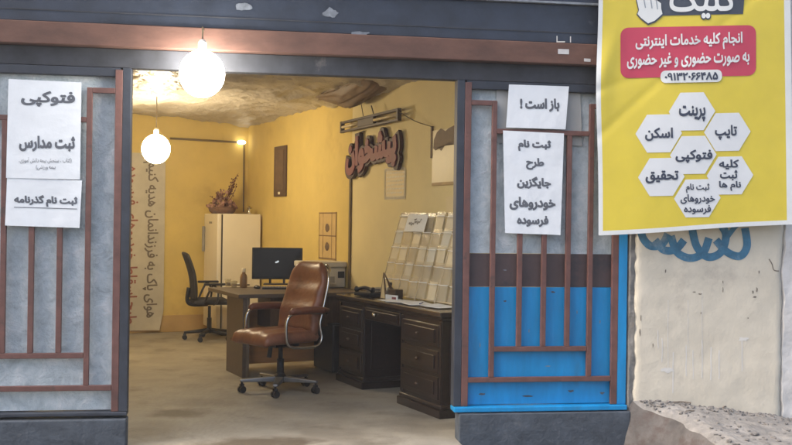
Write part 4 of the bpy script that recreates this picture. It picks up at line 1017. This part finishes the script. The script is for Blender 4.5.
# ---- chairs
def caster(t, x, y, m=M['plastic'], par=None):
    s = MB(); s.tube([(x, y, .055), (x, y, .092)], .010, 8); s.box((x, y, .062), (.035, .020, .022)); c = s.out('caster', m, par or t)
    for d in (-.017, .017):
        s = MB(); s.tube([(x, y + d - .009, .028), (x, y + d + .009, .028)], .028, 14); s.out('caster_wheel', m, c)
def executive_chair():
    p = flo(280, 391); p.z = 0; t = thing('executive_chair', 'brown leather swivel chair with chrome frame in the shop middle', 'chair', p, rad(33))
    # base: five flat arms; chair faces local -x
    base_rot = rad(-132)
    hub = MB(); hub.lathe([(.045, .075), (.05, .085), (.05, .13), (.034, .15), (.034, .16)]); hub.out('hub', M['plastic'], t, smooth=False)
    for k in range(5):
        a = base_rot + 2 * PI * k / 5; d = Vector((math.cos(a), math.sin(a), 0)); q = Vector((-d.y, d.x, 0)); s = MB()
        r0, r1 = .045, .335
        top = [d * r0 + q * .034 + ZUP * .128, d * r1 + q * .020 + ZUP * .110, d * r1 - q * .020 + ZUP * .110, d * r0 - q * .034 + ZUP * .128]
        bot = [v - ZUP * (.045 if i in (0, 3) else .022) for i, v in enumerate(top)]
        tv = [s.bm.verts.new(v) for v in top]; bv = [s.bm.verts.new(v) for v in bot]
        s.bm.faces.new(tv); s.bm.faces.new(bv[::-1])
        for i in range(4): s.bm.faces.new((tv[i], bv[i], bv[(i+1) % 4], tv[(i+1) % 4]))
        arm = s.out('base_arm', M['alu'], t, bevel=.006)
        caster(t, (d * .32).x, (d * .32).y)
    s = MB(); s.tube([(0, 0, .15), (0, 0, .27)], .030, 14); s.tube([(0, 0, .27), (0, 0, .385)], .019, 12); s.out('gas_column', M['plastic'], t, smooth=True)
    s = MB(); s.span((-.11, -.085, .375), (.13, .085, .412)); s.tube([(-.03, -.08, .39), (-.03, -.20, .385)], .007, 8); s.tube([(-.10, 0, .385), (-.115, 0, .29)], .020, 10); s.out('tilt_mechanism', M['plastic'], t, bevel=.004)
    # seat cushion
    def cushion(fn, nu, nv, name, m): pass
    s = MB()
    def seat(a, b, top):
        x = -.33 + .55 * a; y = -.265 + .53 * b; ex = min(a, 1 - a) * .55; ey = min(b, 1 - b) * .53
        r = .07; k = min(1, min(ex, ey) / r); hgt = .055 * math.sqrt(max(0, 1 - (1 - k) ** 2))
        front = max(0, (.18 - a) / .18); zc = .462 - .035 * front ** 2
        tuft = .006 * math.cos(b * PI * 6) * k if top else 0
        return Vector((x, y, zc + (hgt + .012 * math.sin(PI * a) * math.sin(PI * b) + tuft if top else -hgt * .85)))
    s.grid(lambda a, b: seat(a, b, True), 22, 22); s.grid(lambda a, b: seat(a, b, False), 22, 22); bmesh.ops.remove_doubles(s.bm, verts=s.bm.verts, dist=.0005)
    s.out('seat', M['leather'], t, smooth=True)
    # backrest: domed outline, reclined
    def back_pt(a, b, front):
        h = b; w = .262 * (1 - .04 * h) * (1 if h < .70 else math.sqrt(max(.0, 1 - ((h - .70) / .30) ** 2 * .72)))
        y = (a * 2 - 1) * w
        xx = .205 + .15 * h ** 1.05 + .05 * (1 - h) * 0; z = .475 + .60 * h
        e = min(1, min((1 - abs(a * 2 - 1)) * w / .06, h * .6 / .05, (1 - h) * .6 / .06)); th = math.sqrt(max(0, 1 - (1 - e) ** 2))
        lumbar = .028 * math.exp(-((h - .30) / .22) ** 2)
        tuft = .007 * math.cos(h * PI * 7) * e
        off = -(.048 * th + lumbar * th + tuft) if front else .034 * th
        curve = -.035 * (a * 2 - 1) ** 2
        return Vector((xx + off + curve, y, z - off * .35))
    s = MB(); s.grid(lambda a, b: back_pt(a, b, True), 24, 30); s.grid(lambda a, b: back_pt(a, b, False), 24, 30); bmesh.ops.remove_doubles(s.bm, verts=s.bm.verts, dist=.0005)
    s.out('backrest', M['leather'], t, smooth=True)
    for sd in (-1, 1):
        # chrome hoop: up the back edge, under the seat side, up to the arm
        pts = [Vector((.358, sd * .15, 1.050)), Vector((.350, sd * .20, 1.015))]
        for h in (.85, .7, .5, .3, .15):
            q = back_pt(1 if sd > 0 else 0, h, False); pts.append(q + Vector((.012, sd * .012, 0)))
        pts += [Vector((.215, sd * .285, .46)), Vector((.18, sd * .290, .405)), Vector((.12, sd * .292, .388)), Vector((-.02, sd * .293, .392)), Vector((-.10, sd * .294, .405)),
                Vector((-.145, sd * .294, .45)), Vector((-.155, sd * .294, .55)), Vector((-.145, sd * .294, .62)), Vector((-.105, sd * .294, .662)), Vector((-.03, sd * .293, .672)), Vector((.12, sd * .29, .668)), Vector((.27, sd * .275, .66))]
        s = MB(); s.tube(spline(pts, 5), .0125, 10); hoop = s.out('chrome_hoop', M['chrome'], t, smooth=True)
        s = MB(); s.tube([Vector((-.12, sd * .294, .676)), Vector((-.09, sd * .294, .690)), Vector((.05, sd * .292, .692)), Vector((.20, sd * .286, .688)), Vector((.29, sd * .27, .680))], [.018, .030, .032, .030, .018], 12)
        s.out('arm_pad', M['pad'], t, smooth=True)
executive_chair()
def office_chair():
    p = flo(209, 339.5); p.z = 0; t = thing('office_chair', 'black mesh office chair facing the desk beside the fridge', 'chair', p, rad(10))
    for k in range(5):
        a = rad(25) + 2 * PI * k / 5; d = Vector((math.cos(a), math.sin(a), 0)); s = MB()
        s.tube([d * .03 + ZUP * .11, d * .18 + ZUP * .095, d * .29 + ZUP * .085], [.026, .02, .015], 8); s.out('base_arm', M['plastic'], t, smooth=True); caster(t, (d * .285).x, (d * .285).y)
    s = MB(); s.tube([(0, 0, .08), (0, 0, .26)], .028, 12); s.tube([(0, 0, .26), (0, 0, .40)], .018, 12); s.out('gas_column', M['plastic'], t)
    s = MB()
    def seat(a, b, top):
        x = -.22 + .46 * a; y = -.24 + .48 * b; k = min(1, min(min(a, 1 - a) * .46, min(b, 1 - b) * .48) / .05); h = math.sqrt(max(0, 1 - (1 - k) ** 2))
        return Vector((x, y, .45 + (.04 * h if top else -.025 * h) - .03 * max(0, (a - .85) / .15) ** 2))
    s.grid(lambda a, b: seat(a, b, True), 16, 16); s.grid(lambda a, b: seat(a, b, False), 16, 16); bmesh.ops.remove_doubles(s.bm, verts=s.bm.verts, dist=.0005); s.out('seat', M['mesh'], t, smooth=True)
    s = MB(); bk = lambda a, b: Vector((-.215 - .10 * b ** 1.3 + .025 * math.sin(PI * b) + .03 * (2*a-1) ** 2, (2*a-1) * (.225 - .03 * b - .04 * max(0, (b - .85) / .15) ** 2), .50 + .52 * b))
    s.grid(bk, 12, 16); s.out('backrest', M['mesh'], t, smooth=True, solid=.03)
    s = MB(); s.tube(spline([bk(0, 0), bk(0, .5), bk(0, .92), bk(.12, 1), bk(.5, 1.01), bk(.88, 1), bk(1, .92), bk(1, .5), bk(1, 0)], 5), .016, 8); s.out('back_frame', M['plastic'], t, smooth=True)
    s = MB(); s.tube(spline([(-.02, 0, .42), (-.20, 0, .42), (-.26, 0, .47), (-.245, 0, .62)], 5), .024, 8); s.out('back_bracket', M['plastic'], t, smooth=True)
    for sd in (-1, 1):
        s = MB(); s.tube(spline([(.02, sd * .20, .43), (.05, sd * .265, .47), (.06, sd * .27, .58), (.0, sd * .27, .655), (-.08, sd * .265, .50), (-.10, sd * .24, .44)], 5), .013, 8); ar = s.out('armrest', M['plastic'], t, smooth=True)
        s = MB(); s.box((.02, sd * .27, .672), (.25, .055, .026)); s.out('arm_pad', M['plastic'], ar, bevel=.008)
office_chair()

def haze():  # scatter volume added to imitate lens veil and glow round the lamps
    m = bpy.data.materials.new('added_haze'); m.use_nodes = True; N = m.node_tree.nodes; N.remove(N['Principled BSDF'])
    v = N.new('ShaderNodeVolumePrincipled'); v.inputs['Color'].default_value = (.95, .95, .95, 1); v.inputs['Density'].default_value = .0035; v.inputs['Anisotropy'].default_value = .3
    m.node_tree.links.new(v.outputs[0], N['Material Output'].inputs['Volume'])
    mb = MB(); mb.span((-310, -310, -1.4), (310, 310, 6.0)); o = mb.out('haze', m); o['kind'] = 'stuff'
haze()
# ================================================================== WORLD, SUN, CAMERA
W = bpy.data.worlds.new('World'); SC.world = W; W.use_nodes = True
nt = W.node_tree; bg = nt.nodes['Background']
sky = nt.nodes.new('ShaderNodeTexSky'); sky.sky_type = 'NISHITA'; sky.sun_disc = False
SUN_EL, SUN_AZ = rad(46), rad(262)         # veiled sun over the street: soft, nearly shadowless light
sky.sun_elevation = SUN_EL; sky.sun_rotation = SUN_AZ; sky.air_density = 1.0; sky.dust_density = 5; sky.ozone_density = 1.0
nt.links.new(sky.outputs[0], bg.inputs[0]); bg.inputs[1].default_value = .15
sd = bpy.data.lights.new('sun', 'SUN'); sd.energy = .5; sd.angle = rad(45); sd.color = (1, .97, .92)
so = bpy.data.objects.new('sun', sd); COL.objects.link(so)
dsun = Vector((math.sin(SUN_AZ) * math.cos(SUN_EL), math.cos(SUN_AZ) * math.cos(SUN_EL), math.sin(SUN_EL)))
so.rotation_euler = dsun.to_track_quat('Z', 'Y').to_euler(); so.location = dsun * 30

cd = bpy.data.cameras.new('camera'); co = bpy.data.objects.new('camera', cd); COL.objects.link(co); SC.camera = co
cd.sensor_width = 36; cd.lens = FPX / 792 * 36; cd.clip_end = 2000; cd.clip_start = .05
mx = Matrix((RGT, UPV, -FWD)).transposed().to_4x4(); mx.translation = CAM; co.matrix_world = mx
vs_ = SC.view_settings; SC.display_settings.display_device = 'sRGB'
vs_.view_transform = 'Standard'; vs_.look = 'None'; vs_.exposure = 1.3; vs_.gamma = 1; vs_.use_curve_mapping = False
SC.cycles.use_denoising = True
SC.cycles.max_bounces = 8; SC.cycles.diffuse_bounces = 5; SC.cycles.transparent_max_bounces = 24; SC.cycles.sample_clamp_indirect = 6
SC.cycles.caustics_reflective = False; SC.cycles.caustics_refractive = False
